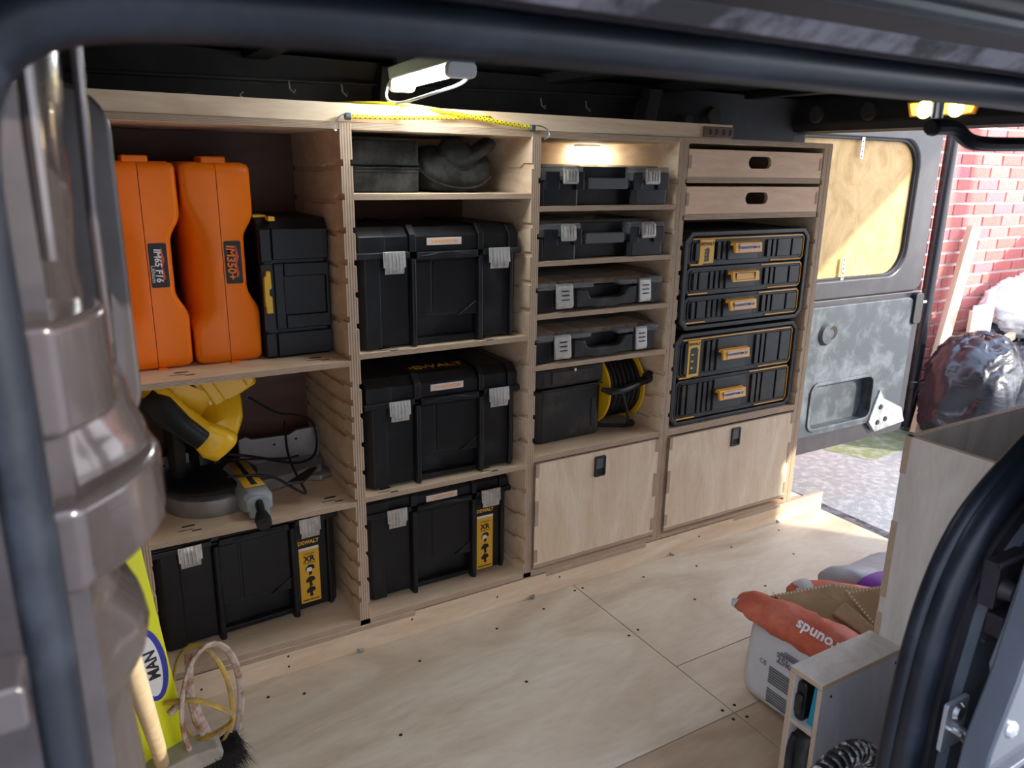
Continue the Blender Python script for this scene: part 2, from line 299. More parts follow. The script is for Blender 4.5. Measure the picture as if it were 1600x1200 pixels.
for x, z, r in ((-0.26, 1.405, 0.016), (-0.30, 1.40, 0.005), (-0.30, 1.412, 0.004), (1.50, 1.44, 0.03), (1.38, 1.42, 0.02)):
    MB().lathe([(0.0001, 0.389), (r, 0.389), (r, 0.40), (0.0001, 0.40)], 'y', (x, 0.0, z), 16).build('panel_hole', HOLE, wr)
for x in (0.22, 1.15):
    MB().prism([(0.44, 1.35), (0.36, 1.40), (0.33, 1.51), (0.44, 1.53)], 'x', x, x + 0.05).build('roof_bracket', ROOFM, wr, 0.003)
wf = struct(MB().box(-0.90, -0.88, -1.30, 0.46, -0.05, 1.54).build('wall_front', BODYD))
# rear header with round access holes and a lamp recess
hd = struct(MB().prism([(1.93, 1.54), (1.93, 1.43), (1.96, 1.405), (2.06, 1.40), (2.08, 1.54)], 'y', -1.30, 0.52).build('trim_rear_header', ROOFM, None, 0.008))
for y in (0.30, 0.08):
    MB().lathe([(0.0001, 1.922), (0.028, 1.922), (0.034, 1.931), (0.0001, 1.931)], 'x', (0, y, 1.465), 20).build('access_hole', HOLE, hd)
lamp2 = thing('marker_lamp', 'amber lamp glowing in the dark rear header above the open doors', 'lamp', (1.925, -0.185, 1.458))
MB().prism([(-0.13, 0.026), (0.12, 0.026), (0.105, -0.022), (-0.115, -0.022)], 'x', -0.006, 0.004).build('lamp_bezel', AMBER, lamp2, 0.004)
MB().prism([(-0.115, 0.020), (0.105, 0.020), (0.093, -0.017), (-0.103, -0.017)], 'x', -0.012, -0.005).build('lens', AMBLAMP, lamp2, 0.003)
for y in (-0.055, 0.05): MB().lathe([(0.0001, -0.014), (0.026, -0.013), (0.03, -0.011), (0.0001, -0.011)], 'x', (0, y, 0.0), 16).build('bulb_glow', AMBCORE, lamp2)
# near side: sill, header, front frame and rear quarter
near = struct(MB().box(-0.9, 2.05, -1.33, -1.262, -0.06, 0.0).build('wall_left', BODYD))
MB().box(-0.9, 2.05, -1.30, -1.262, 1.345, 1.54).build('side_header', BODYD, near)
MB().box(-0.95, -0.640, -1.31, -1.27, -0.05, 1.40).build('front_frame', BODYD, near)
# outside rails over the opening: dark channel, dirty ledge, dark lip, weather strip
MB().prism([(-1.290, 1.350), (-1.335, 1.341), (-1.34, 1.40), (-1.29, 1.40)], 'x', -0.95, 2.05).build('rail_channel', BODYD, near, 0.003)
MB().prism([(-1.335, 1.341), (-1.350, 1.352), (-1.36, 1.40), (-1.335, 1.40)], 'x', -0.95, 2.05).build('rail_ledge', RAILG, near, 0.002)
MB().prism([(-1.350, 1.352), (-1.385, 1.355), (-1.40, 1.42), (-1.35, 1.42)], 'x', -0.95, 2.05).build('rail_lip', BODYD, near, 0.003)
MB().tube([(-0.95, -1.392, 1.362), (2.05, -1.392, 1.362)], 0.007, 10).build('weather_strip', RUBBER, near)
MB().box(-0.95, 2.05, -1.46, -1.40, 1.375, 1.40).build('roof_gutter', BODYD, near, 0.004)
# ribs and screws on the dark channel
# rear quarter: outer skin follows the opening curve
RC = [(0.281, 0.0), (0.276, 0.22), (0.277, 0.45), (0.284, 0.62), (0.305, 0.735), (0.345, 0.815), (0.40, 0.862), (0.475, 0.905), (0.56, 0.955), (0.62, 1.03), (0.645, 1.13), (0.635, 1.24), (0.60, 1.30), (0.53, 1.325)]
def curve_plate(y0, y1, off, x1=2.05):
    mb = MB(); pts = []
    for i, (x, z) in enumerate(RC):
        a = Vector(RC[max(i - 1, 0)]); b = Vector(RC[min(i + 1, len(RC) - 1)]); t = (b - a).normalized(); nrm = Vector((t.y, -t.x))
        pts.append((x + nrm.x * off, z + nrm.y * off))
    vs = [(x, y0, z) for x, z in pts] + [(x1, y0, z) for x, z in pts] + [(x, y1, z) for x, z in pts] + [(x1, y1, z) for x, z in pts]; n = len(pts); fs = []
    for i in range(n - 1): fs += [(i, i + 1, n + i + 1, n + i), (2 * n + i, 3 * n + i, 3 * n + i + 1, 2 * n + i + 1), (i, 2 * n + i, 2 * n + i + 1, i + 1), (n + i, n + i + 1, 3 * n + i + 1, 3 * n + i)]
    return mb.add(vs, fs)
curve_plate(-1.268, -1.255, 0.0).build('rear_quarter_inner', BODYB, near)
curve_plate(-1.315, -1.300, 0.052).build('rear_quarter_pillar', BODYB, near)
curve_plate(-1.302, -1.266, 0.030).build('rear_quarter_recess', BODYD, near)
# rubber door seal, one loop round the opening
loop = [(-0.636, 0.0), (-0.635, 0.4), (-0.634, 0.75), (-0.632, 0.95), (-0.632, 1.1), (-0.6325, 1.2), (-0.632, 1.258), (-0.624, 1.290), (-0.606, 1.311), (-0.578, 1.3225), (-0.535, 1.327), (-0.45, 1.3305), (-0.3, 1.332), (0, 1.333), (0.3, 1.334)] + [(x, z) for x, z in RC[::-1]]
def smooth(pts, it=2, closed=False):
    for _ in range(it):
        q = []
        N = len(pts)
        for i in range(N if closed else N - 1):
            a, b = Vector(pts[i]), Vector(pts[(i + 1) % N]); q += [a * .75 + b * .25, a * .25 + b * .75]
        pts = ([] if closed else [Vector(pts[0])]) + q + ([] if closed else [Vector(pts[-1])])
    return pts
lp = smooth(loop, 2)
seal = struct(MB().tube([(p.x, -1.288, p.y) for p in lp], 0.0155, 14, ell=1.15).build('trim_1', RUBBER))
MB().tube([(p.x, -1.268, p.y) for p in lp], 0.0145, 12).build('seal_lip', RUBBER, seal)
# grab handle under the header, hung on a chrome stub
gh = thing('grab_handle', 'dark padded grab handle with a chrome stub at the opening top right', 'handle', (0.43, -1.1, 1.33))
MB().tube(smooth([(0.0, 0.0, -0.018), (0.03, 0, -0.016), (0.055, 0, -0.018), (0.085, 0, -0.033), (0.12, 0, -0.036), (0.2, 0, -0.034), (0.34, 0, -0.03)]), 0.0105, 10).build('padded_grip', RUBBER, gh)
MB().tube([(0.003, 0, 0.05), (0.004, 0, -0.006)], 0.0075, 12).build('chrome_stub', STEEL, gh)
MB().lathe([(0.0001, -0.006), (0.009, -0.006), (0.0112, 0), (0.011, 0.006), (0.0001, 0.006)], 'x', (-0.002, 0, -0.018), 12).build('end_cap', DARKBLK, gh)
MB().box(-0.03, 0.37, -0.02, 0.02, 0.045, 0.22).build('mount_arm', BODYD, gh)

# B pillar pressed steel
zs = [(0.70, -0.592), (0.80, -0.587), (0.843, -0.588), (0.872, -0.590), (0.893, -0.588), (0.916, -0.574), (0.931, -0.570), (0.948, -0.574), (0.962, -0.586), (0.974, -0.577), (0.985, -0.560), (1.000, -0.551), (1.02, -0.5525), (1.039, -0.556), (1.07, -0.560), (1.083, -0.564), (1.10, -0.574), (1.134, -0.578), (1.160, -0.583), (1.172, -0.587), (1.19, -0.588), (1.233, -0.584), (1.29, -0.581), (1.34, -0.579), (1.36, -0.579)]
def pillar_loft(name, tab, K=30, fr=-1.264, rear=-1.08):
    mb = MB(); rings = []
    z0, z1 = tab[0][0], tab[-1][0]
    for k in range(K + 1):
        z = z0 + (z1 - z0) * k / K
        for (a, xa, fa), (b, xb, fb) in zip(tab, tab[1:]):
            if a <= z <= b + 1e-9: t = (z - a) / (b - a); t = t * t * (3 - 2 * t); xm = xa + (xb - xa) * t; f = fa + (fb - fa) * t; break
        prof = [(-0.665, f), (-0.622, f), (-0.606, f + 0.003), (xm - 0.020, f + 0.034), (xm - 0.010, f + 0.048), (xm - 0.003, f + 0.066), (xm, f + 0.086), (xm - 0.002, -1.150), (xm - 0.008, -1.115), (xm - 0.025, rear), (-0.665, rear)]
        rings.append([(x, y, z) for x, y in prof])
    mb.loft(rings); return mb.build(name, BODY, near, 0, 2, 50)
pillar_loft('b_pillar', [(1.03, -0.578, -1.262), (1.10, -0.584, -1.262), (1.165, -0.586, -1.262), (1.185, -0.588, -1.268), (1.24, -0.585, -1.266), (1.36, -0.579, -1.262)])
pillar_loft('pillar_shoulder', [(1.045, -0.555, -1.252), (1.065, -0.557, -1.250), (1.10, -0.566, -1.244), (1.135, -0.578, -1.235), (1.165, -0.592, -1.225)], 16)
pillar_loft('pillar_lower', [(0.0, -0.59, -1.262), (0.80, -0.587, -1.262), (0.87, -0.590, -1.262), (0.892, -0.588, -1.262), (0.925, -0.571, -1.262), (0.945, -0.573, -1.262), (0.968, -0.588, -1.262), (1.015, -0.585, -1.262)], 60)
MB().prism([(-0.665, -1.275), (-0.606, -1.274), (-0.590, -1.252), (-0.580, -1.235), (-0.576, -1.215), (-0.578, -1.18), (-0.665, -1.17)], 'z', 1.103, 1.168).build('pillar_pocket', BODY, near, 0.006, 3, 50)
MB().prism([(-0.665, -1.278), (-0.606, -1.277), (-0.580, -1.247), (-0.564, -1.222), (-0.555, -1.196), (-0.551, -1.17), (-0.556, -1.13), (-0.58, -1.10), (-0.665, -1.10)], 'z', 1.008, 1.064).build('pillar_step', BODY, near, 0.008, 3, 50)
FLANGE = pbr('dull_flange_paint', (0.045, 0.038, 0.038), 0.35, 0.2, col2=(0.03, 0.026, 0.026), scale=14)
MB().tube([(-0.600, -1.262, 1.36), (-0.602, -1.262, 1.20)], 0.0045, 8).build('pillar_bead', BODY, near)
MB().prism(rrect(-0.64, -0.546, 1.02, 1.311, 0.035, 8), 'y', -1.005, -0.985).build('pillar_flange', FLANGE, near, 0.004)
MB().tube([(-0.571, -1.17, 1.36), (-0.5745, -1.16, 1.22), (-0.574, -1.15, 1.13)], 0.0035, 8).build('pillar_bead', BODY, near)
MB().prism([(-0.566, 1.095), (-0.562, 1.15), (-0.569, 1.165), (-0.571, 1.10)], 'y', -1.15, -1.12).build('pillar_tab', BODY, near)
# bracket on the outer face of the front frame
MB().prism(rrect(-0.74, -0.6385, 0.978, 1.003, 0.005), 'y', -1.345, -1.31).build('hinge_bracket', BODY, near, 0.003)
# striker plate on the rear pillar
sp = thing('striker_plate', 'silver latch striker plate screwed to the rear door pillar', 'latch', (0.3165, -1.318, 0.577))
MB().prism(rrect(-0.022, 0.026, -0.036, 0.034, 0.004), 'y', -0.004, 0.002).build('plate', pbr('dull_zinc', (0.32, 0.34, 0.37), 0.4, 0.6), sp, 0.001)
MB().lathe([(0.0001, -0.009), (0.009, -0.009), (0.012, -0.004), (0.0001, -0.003)], 'y', (0.002, 0, 0.018), 14).build('screw', STEEL, sp)
MB().tube([(-0.008, -0.004, -0.004), (-0.008, -0.018, -0.004), (-0.004, -0.024, -0.012), (0.012, -0.024, -0.014), (0.016, -0.018, -0.014), (0.016, -0.004, -0.014)], 0.0045, 8).build('striker_loop', STEEL, sp)
# open sliding door edge
sdm = MB(); E = [(0.222, 0.40), (0.240, 0.50), (0.2525, 0.567), (0.256, 0.613), (0.286, 0.697), (0.304, 0.785), (0.318, 0.87), (0.335, 1.0), (0.345, 1.2), (0.345, 1.33), (1.4, 1.33), (1.4, -0.02), (0.20, -0.02), (0.205, 0.2)]
slid = struct(sdm.prism(E, 'y', -1.395, -1.362).build('door_1', BODYB, None, 0.004))
MB().lathe([(0.0001, -1.400), (0.004, -1.401), (0.009, -1.399), (0.011, -1.394), (0.0001, -1.394)], 'y', (0.290, 0, 0.632), 16).build('rubber_stop', STEEL, slid)
MB().ring_plate((0.262, 0.42, 0.50, 0.585, 0.02), (0.272, 0.41, 0.51, 0.575, 0.016), -1.404, -1.394).build('handle_surround', BODYB, slid, 0.002)
MB().prism(rrect(0.272, 0.41, 0.51, 0.575, 0.016), 'y', -1.398, -1.3945).build('handle_cup', DARKBLK, slid)
MB().tube([(0.29, -1.404, 0.53), (0.33, -1.41, 0.545), (0.40, -1.41, 0.54)], 0.006, 8).build('inner_handle', BODYB, slid)
# latch mechanism in the pillar recess
lm = MB()
lm.box(0.335, 0.42, -1.33, -1.31, 0.74, 0.80).box(0.345, 0.40, -1.34, -1.32, 0.70, 0.73).lathe([(0.0001, -1.345), (0.011, -1.345), (0.014, -1.33), (0.0001, -1.33)], 'y', (0.35, 0, 0.765), 14)
lm.tube([(0.33, -1.33, 0.80), (0.36, -1.34, 0.812), (0.42, -1.33, 0.80)], 0.004, 8).tube([(0.325, -1.33, 0.70), (0.36, -1.335, 0.695), (0.42, -1.33, 0.69)], 0.003, 8)
lm.build('door_runner', BODYD, near, 0.003)
MB().prism([(0.352, 0.80), (0.362, 0.81), (0.35, 0.72), (0.325, 0.665), (0.318, 0.68), (0.335, 0.73)], 'y', -1.352, -1.345).build('check_strap', pbr('blue_grey_steel', (0.16, 0.19, 0.23), 0.35, 0.6), near, 0.002)

# ---- open rear door, seen from inside, swung out behind the van
d2 = struct(MB().box(2.0, 3.135, 0.545, 0.575, -0.04, 1.47).build('door_2', DOORP, None, 0.01))
MB().ring_plate((1.98, 3.10, 0.70, 1.475, 0.05), (2.03, 2.935, 0.785, 1.405, 0.13), 0.50, 0.548, n=8).build('window_frame', DOORP, d2, 0.014, 3)
MB().ring_plate((2.025, 2.94, 0.78, 1.41, 0.13), (2.04, 2.925, 0.795, 1.395, 0.125), 0.512, 0.54, n=8).build('window_rubber', RUBBER, d2, 0.004)
MB().prism(rrect(2.04, 2.928, 0.792, 1.398, 0.126, 8), 'y', 0.528, 0.54).build('window_board', OSB, d2)
MB().ring_plate((1.98, 3.13, -0.04, 0.70, 0.03), (2.34, 2.805, 0.08, 0.31, 0.045), 0.505, 0.56).build('lower_skin', DOORP, d2, 0.01)
trim = MB().ring_plate((2.0, 3.055, 0.055, 0.672, 0.06), (2.345, 2.80, 0.085, 0.305, 0.045), 0.488, 0.555, n=6).build('door_trim', DOORIN, d2, 0.006)
pk = MB()
pk.ring_plate((2.335, 2.81, 0.075, 0.315, 0.05), (2.35, 2.795, 0.09, 0.30, 0.042), 0.480, 0.492)
pk.build('pocket_rim', DOORIN, trim, 0.003)
MB().box(2.34, 2.81, 0.538, 0.5445, 0.08, 0.31).build('pocket_back', DOORIN, trim)
MB().lathe([(0.0001, 0.470), (0.045, 0.472), (0.055, 0.488), (0.0001, 0.490)], 'y', (2.40, 0, 0.545), 24).build('pull_cup', DOORIN, d2)
MB().lathe([(0.0001, 0.4715), (0.03, 0.471), (0.034, 0.474), (0.0001, 0.4745)], 'y', (2.425, 0, 0.552), 20).build('cup_hole', HOLE, d2)
MB().prism(rrect(3.035, 3.10, 0.535, 0.69, 0.02), 'y', 0.475, 0.506).build('door_latch', DARKBLK, d2, 0.004)
MB().tube([(3.09, 0.49, 0.64), (3.14, 0.49, 0.64)], 0.008, 10).build('latch_pin', STEEL, d2)
MB().prism([(2.86, 0.22), (2.90, 0.17), (3.06, 0.10), (3.10, 0.02), (2.86, 0.0), (2.80, 0.06)], 'y', 0.478, 0.50).build('lower_bracket', pbr('scraped_galvanised', (0.40, 0.42, 0.44), 0.5, 0.5, col2=(0.2, 0.2, 0.2), scale=20), d2, 0.004)
for x, z in ((2.88, 0.13), (2.87, 0.05), (2.93, 0.06)): MB().lathe([(0.0001, 0.473), (0.012, 0.473), (0.014, 0.478), (0.0001, 0.478)], 'y', (x, 0, z), 10).build('bracket_hole', HOLE, d2)
for x, z0, z1, n_ in ((2.515, 1.315, 1.44, 6), (2.49, 0.765, 0.885, 6)):
    st = MB().box(x - 0.010, x + 0.010, 0.509, 0.512, z0, z1).build('fixing_strap', STEEL, d2, 0.001)
    for k in range(n_): MB().lathe([(0.0001, 0.5075), (0.0035, 0.5075), (0.0035, 0.509), (0.0001, 0.509)], 'y', (x, 0, z0 + (k + .5) * (z1 - z0) / n_), 8).build('strap_hole', HOLE, st)
# nearside rear door, folded out of the picture
struct(MB().box(2.02, 2.62, -1.33, -1.28, -0.04, 1.47).build('door_3', BODYD, None, 0.01))

# ---- drive, brick wall, fence
struct(MB().box(-14, 14, -14, 8, -0.40, -0.33).build('ground', CONC))
MB().prism([(3.2, 1.035), (4.3, 1.035), (3.9, 0.8), (3.3, 0.75)], 'z', -0.3298, -0.3285).build('green_patch', GREENGREY, bpy.data.objects['ground'])  # flat mottled green-grey patch on the drive at the wall foot
bw = struct(MB().box(-3, 7.5, 1.046, 1.16, -0.40, 2.9).build('wall_brick', MORTAR))
bmesh_cache = []
for m in BRICKS:
    for q in range(2):
        r_ = random.Random(q); j = lambda: r_.uniform(-0.003, 0.003)
        mb = MB(); mb.add([(0 + j(), 0.02, j()), (0.214 + j(), 0.02, j()), (0.214 + j(), 0.02, 0.064 + j()), (j(), 0.02, 0.064 + j()), (0.004 + j(), 0, 0.004 + j()), (0.21 + j(), 0, 0.004 + j()), (0.21 + j(), 0, 0.061 + j()), (0.004 + j(), 0, 0.061 + j())], [(0, 1, 5, 4), (1, 2, 6, 5), (2, 3, 7, 6), (3, 0, 4, 7), (4, 5, 6, 7)])
        o = mb.build('brick', m, bw); bmesh_cache.append(o.data); bpy.data.objects.remove(o)
rest = {0: MB(), 1: MB(), 2: MB()}; nb = 0
for row in range(43):
    z = -0.335 + row * 0.075; x = -3 + (0.1125 if row % 2 else 0)
    while x < 7.3:
        k = random.choices((0, 1, 2), (5, 4, 2))[0]
        if 3.42 < x < 5.32 and row < 33 and nb < 298:
            o = bpy.data.objects.new('brick', bmesh_cache[k * 2 + random.randint(0, 1)]); COL.objects.link(o); o.parent = bw
            o.location = (x, 1.037 + random.uniform(-0.002, 0.002), z); nb += 1
        elif 1.0 < x: rest[k].box(x, x + 0.214, 1.038, 1.05, z, z + 0.064)
        x += 0.225
for k in rest: o = rest[k].build('brick_courses', BRICKS[k], bw); o['kind'] = 'stuff'
# added out of view: wall to shape daylight, sloping boards to shade the sun
struct(MB().box(-9, 2.0, -5.2, -5.0, -0.35, 4.2).build('wall_daylight_shaper', pbr('pale_render', (0.62, 0.60, 0.56), 0.9)))
cg = struct(MB().prism([(2.2, 1.46), (3.44, 1.46), (7.2, 4.24), (7.2, 6.2), (5.2, 6.2), (2.2, 4.9)], 'y', -2.42, -2.36).build('wall_sun_blocker', FENCEW))
for x in (3.5, 7.1): MB().box(x - 0.05, x + 0.05, -2.52, -2.42, -0.33, 1.5 if x < 4 else 4.2).build('sun_blocker_post', FENCEW, cg)  # legs under the added sun-blocking boards
fn = thing('slat_fence', 'weathered horizontal slat fence meeting the brick wall at the right edge', 'fence', (5.35, 1.03, -0.33))
for k in range(15):
    MB().prism([(0.0, k * 0.092), (-0.022, k * 0.092), (-0.008, k * 0.092 + 0.1), (0.0, k * 0.092 + 0.1)], 'y', -0.75, 0.0).build('slat', FENCEW, fn)
for y in (-0.05, -0.7): MB().box(0.0, 0.07, y - 0.035, y + 0.035, 0, 1.4).build('fence_post', FENCEW, fn)
# switched off: made-up lean-to, its sloping edge meant to shade the sun
ln = struct(MB().prism([(-3.0, -0.33), (1.9, -0.33), (1.9, 0.33), (6.2, 3.35), (6.2, 4.2), (-3.0, 4.2)], 'y', -2.45, -2.35).build('wall_lean_to', MORTAR)) if False else None
pi = thing('drainpipe', 'glossy black round drainpipe fixed upright on the brick wall', 'pipe', (3.98, 0.985, -0.30))
MB().tube([(0, 0, 0), (0, 0, 3.1)], 0.036, 16).build('pipe', PIPEB, pi)
for z in (0.25, 1.9): MB().lathe([(0.0385, z), (0.044, z + 0.005), (0.044, z + 0.05), (0.0385, z + 0.055)], 'z', (0, 0, 0), 16).build('pipe_collar', PIPEB, pi)

# ============================================================ THE RACK
rack = thing('shelving_rack', 'birch plywood racking of four bays along the far side of the van', 'shelving', (0, 0, 0))
DEP = 0.40
A_ = [1.258 - 0.0753 * k for k in range(16)]
C3 = [1.222, 1.150, 1.078, 1.005, 0.934, 0.860, 0.790, 0.716, 0.645, 0.575, 0.505]
D4 = [1.222, 1.118, 1.03, 0.955, 0.88, 0.805, 0.73, 0.655, 0.58, 0.505]
def divider(x0, x1, L, Rr, z0=0.073, z1=1.344):
    st = [(0.0, 0.0), (0.040, 0.0), (0.058, -0.011), (0.12, -0.011), (0.14, -0.015), (DEP, -0.015)]; g = 0.0058; h = 0.007
    rings = []
    for y, dz in st:
        pr = [(x0, z0)]
        for z in sorted(L): pr += [(x0, z + dz - h), (x0 + g, z + dz - h), (x0 + g, z + dz + h), (x0, z + dz + h)]
        pr += [(x0, z1), (x1, z1)]
        for z in sorted(Rr, reverse=True): pr += [(x1, z + dz + h), (x1 - g, z + dz + h), (x1 - g, z + dz - h), (x1, z + dz - h)]
        pr += [(x1, z0)]
        rings.append([(x, y, z) for x, z in pr])
    mb = MB(); mb.loft(rings); mb.m = [0] * len(mb.m); mb.m[-2] = 1; mb.m[-1] = 1
    return mb.build('divider_panel', [BIRCH, EDGE['X']], rack, 0.0006, 1)
A1 = [1.258, 1.183, 1.108, 1.035, 0.992, 0.9, 0.806, 0.74, 0.694, 0.65, 0.605, 0.52, 0.475, 0.43, 0.37, 0.31, 0.255, 0.20, 0.15]
divider(-0.016, 0.012, [z for z in A1 if z > 0.8 or z < 0.78], A_)
divider(0.490, 0.517, A_, C3)
divider(0.988, 1.0055, C3, []); divider(1.0075, 1.025, [], D4)
divider(1.618, 1.636, D4, [])
MB().box(1.638, 1.658, 0, DEP, 0.073, 1.344, 0, 'X').build('end_panel', [BIRCH, EDGE['X']], rack, 0.0006, 1)
divider(-0.518, -0.492, [], [z for z in A1], 0.073, 1.344)
ply('top_panel', -0.516, 1.0065, 0.001, DEP, 1.330, 1.3445, rack); ply('top_panel', 1.0065, 1.656, 0.001, DEP, 1.330, 1.3455, rack)
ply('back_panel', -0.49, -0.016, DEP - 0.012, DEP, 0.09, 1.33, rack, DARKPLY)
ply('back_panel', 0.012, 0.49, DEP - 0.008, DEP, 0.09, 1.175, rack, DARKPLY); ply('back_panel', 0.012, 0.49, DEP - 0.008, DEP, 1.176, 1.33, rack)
ply('back_panel', 0.517, 0.988, DEP - 0.008, DEP, 0.09, 1.33, rack); ply('back_panel', 1.025, 1.618, DEP - 0.008, DEP, 0.09, 1.33, rack)
ply('fascia_board', -0.52, 1.205, 0.012, 0.030, 1.3455, 1.386, rack)
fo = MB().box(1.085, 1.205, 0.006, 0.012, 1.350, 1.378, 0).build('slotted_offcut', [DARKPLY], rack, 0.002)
for x in (1.11, 1.135, 1.165, 1.19): MB().box(x - 0.004, x + 0.004, 0.005, 0.0063, 1.356, 1.372).build('slot', HOLE, fo)
ply('plinth_board', -0.52, 1.84, -0.003, 0.012, 0.0, 0.072, rack)
ply('plinth_board', 1.0, 1.84, 0.33, 0.348, 0.0, 0.072, rack); ply('base_panel', -0.49, 0.988, 0.0, DEP, 0.074, 0.090, rack)
ply('base_panel', 1.025, 1.618, 0.0, DEP, 0.074, 0.086, rack); ply('base_panel', 1.66, 1.80, 0.02, 0.33, 0.028, 0.04, rack)
for x0, x1 in ((-0.37, 0.14), (0.57, 0.96), (1.36, 1.60)):
    MB().box(x0, x1, -0.0036, 0.010, 0.060, 0.0735, 0, 'Z').build('base_joint_tab', [BIRCH, EDGE['Z']], rack)
for x, z in ((-0.21, 0.05), (-0.21, 0.02), (0.13, 0.05), (0.40, 0.04), (0.62, 0.045), (1.2, 0.04), (-0.42, 0.03)):
    MB().lathe([(0.0001, -0.0038), (0.003, -0.0036), (0.003, -0.0028), (0.0001, -0.0028)], 'y', (x, 0, z), 8).build('screw_head', HOLE, rack)
for x in (-0.02, 0.52, 1.08, 1.60):
    MB().box(x - 0.009, x + 0.009, -0.008, -0.0032, 0.0, 0.013).box(x - 0.004, x + 0.006, -0.011, -0.008, 0.0, 0.008).build('floor_bracket', STEEL, rack, 0.001)
for x, z in ((1.2, 1.322), (0.60, 1.322), (0.66, 1.322), (0.80, 1.322), (0.92, 1.322), (1.35, 1.322), (1.5, 1.322), (0.38, 1.322), (0.45, 1.322)):
    pass
def shelf(x0, x1, z, th=0.0135, slots=()):
    s = ply('shelf', x0, x1, 0.0005, DEP - 0.01, z - th / 2, z + th / 2, rack)
    for sx, sy in slots:
        t = z + th / 2
        for a, b, c, d in ((-0.018, 0.012, 0.0, 0.008), (-0.03, 0.004, -0.018, -0.015), (0.0, 0.022, -0.03, -0.024)):
            MB().prism(rrect(sx + a, sx + b, sy + c, sy + d, min(0.0035, (d - c) / 2.01), 3), 'z', t - 0.0001, t + 0.0004).build('routed_slot', HOLE, s)
    return s
shelf(-0.4975, -0.0105, 0.7925, 0.014, ((-0.38, 0.065), (-0.075, 0.065))); shelf(-0.4975, -0.0105, 0.424, 0.014, ((-0.40, 0.055), (-0.06, 0.055)))
shelf(0.0065, 0.4955, 1.1827); shelf(0.0065, 0.4955, 0.806, 0.0135, ((0.09, 0.03), (0.36, 0.03))); shelf(0.0065, 0.4955, 0.430, 0.0135, ((0.08, 0.03), (0.38, 0.03)))
for z in (1.150, 1.005, 0.860, 0.716): shelf(0.5115, 0.9935, z)
shelf(0.517, 0.988, 0.4455, 0.017); shelf(1.025, 1.618, 0.4435, 0.019)

# drawers
def drawer_box(name, x0, x1, z0, z1, hole=None, flap=False):
    fy = -0.006 if flap else 0.002
    root = bpy.data.objects.new(name, None); COL.objects.link(root); root.parent = rack; root.location = ((x0 + x1) / 2, fy, z0); W = (x1 - x0) / 2; Hh = z1 - z0
    if hole:
        cx, cz, hw, hh = hole
        MB().ring_plate((-W, W, 0.008, Hh, 0.0008), (cx - hw, cx + hw, cz - hh, cz + hh, hh * 0.98), 0, 0.012, 0, 8).build('front_panel', BIRCHD, root)
        MB().ring_plate((cx - hw - .0001, cx + hw + .0001, cz - hh - .0001, cz + hh + .0001, hh * 0.98), (cx - hw + 0.0006, cx + hw - 0.0006, cz - hh + 0.0006, cz + hh - 0.0006, hh * 0.97), 0.0002, 0.0122, 0, 8).build('hand_hole_edge', EDGE['Y'], root)
    else: MB().box(-W, W, 0, 0.014, 0.006, Hh, 0, 'Y').build('front_panel', [BIRCHV, EDGE['Y']], root, 0.0008, 1)
    d = 0.36
    MB().box(-W, -W + 0.012, 0.014, d, 0.008, Hh, 0, 'X').build('side_panel', [BIRCH, EDGE['X']], root); MB().box(W - 0.012, W, 0.014, d, 0.008, Hh, 0, 'X').build('side_panel', [BIRCH, EDGE['X']], root)
    MB().box(-W, W, d, d + 0.012, 0.008, Hh, 0, 'Y').build('rear_panel', [BIRCH, EDGE['Y']], root)
    MB().box(-W, W, 0, d, -0.0095 if not flap else -0.004, 0.0075 if not flap else 0.0055, 0, 'Z').build('bottom_panel', [BIRCH, EDGE['Z']], root)
    for s in (-1, 1):
        spans = ((0.02, 0.15), (0.39, 0.64), (0.87, 1.0)) if flap else ((0.3, 0.78),)
        for a, b in spans:
            xa = s * W; MB().box(min(xa, xa - s * 0.012), max(xa, xa - s * 0.012), -0.0012, 0.004, 0.008 + a * (Hh - .008), 0.008 + b * (Hh - .008), 0, 'X').v and None
            mbt = MB().box(min(xa, xa - s * 0.012), max(xa, xa - s * 0.012), -0.0012, 0.004, 0.008 + a * (Hh - .008), min(Hh, 0.008 + b * (Hh - .008)), 1); mbt.build('joint_tab', [EDGE['X'], EDGE['X']], root)
    if flap:
        hx, hz = hole or (0, 0)
    return root
drawer_box('drawer', 1.0285, 1.6145, 1.228, 1.314, (0.004, 0.052, 0.050, 0.0185)); drawer_box('drawer', 1.0285, 1.6145, 1.121, 1.208, (0.004, 0.052, 0.050, 0.0185))
def flap(x0, x1, z0, z1, lx, lz):
    r = drawer_box('drawer', x0, x1, z0, z1, None, True); cx = (x0 + x1) / 2
    l = MB().ring_plate((lx - 0.021 - cx, lx + 0.021 - cx, lz - 0.033 - z0, lz + 0.033 - z0, 0.006), (lx - 0.014 - cx, lx + 0.014 - cx, lz - 0.026 - z0, lz + 0.026 - z0, 0.003), -0.004, 0.001).build('flush_latch', DARKBLK, r, 0.001)
    MB().box(lx - 0.014 - cx, lx + 0.014 - cx, -0.0022, 0.001, lz - 0.008 - z0, lz + 0.026 - z0).build('latch_tongue', GREY, l, 0.001); MB().box(lx - 0.014 - cx, lx + 0.014 - cx, -0.0008, 0.001, lz - 0.026 - z0, lz - 0.008 - z0).build('latch_hole', HOLE, l)
flap(0.522, 0.984, 0.105, 0.433, 0.752, 0.386); flap(1.030, 1.614, 0.105, 0.428, 1.327, 0.384)
# light strip under the top panel in the third bay
puck = thing('cabinet_light', 'small bright light under the top panel of the third bay', 'lamp', (0.93, 0.37, 1.3285))
MB().box(-0.045, 0.045, -0.012, 0.012, -0.006, 0.0).build('light_body', WHITEP, puck, 0.002); MB().box(-0.04, 0.04, -0.009, 0.009, -0.0085, -0.006).build('light_strip', PUCK, puck)

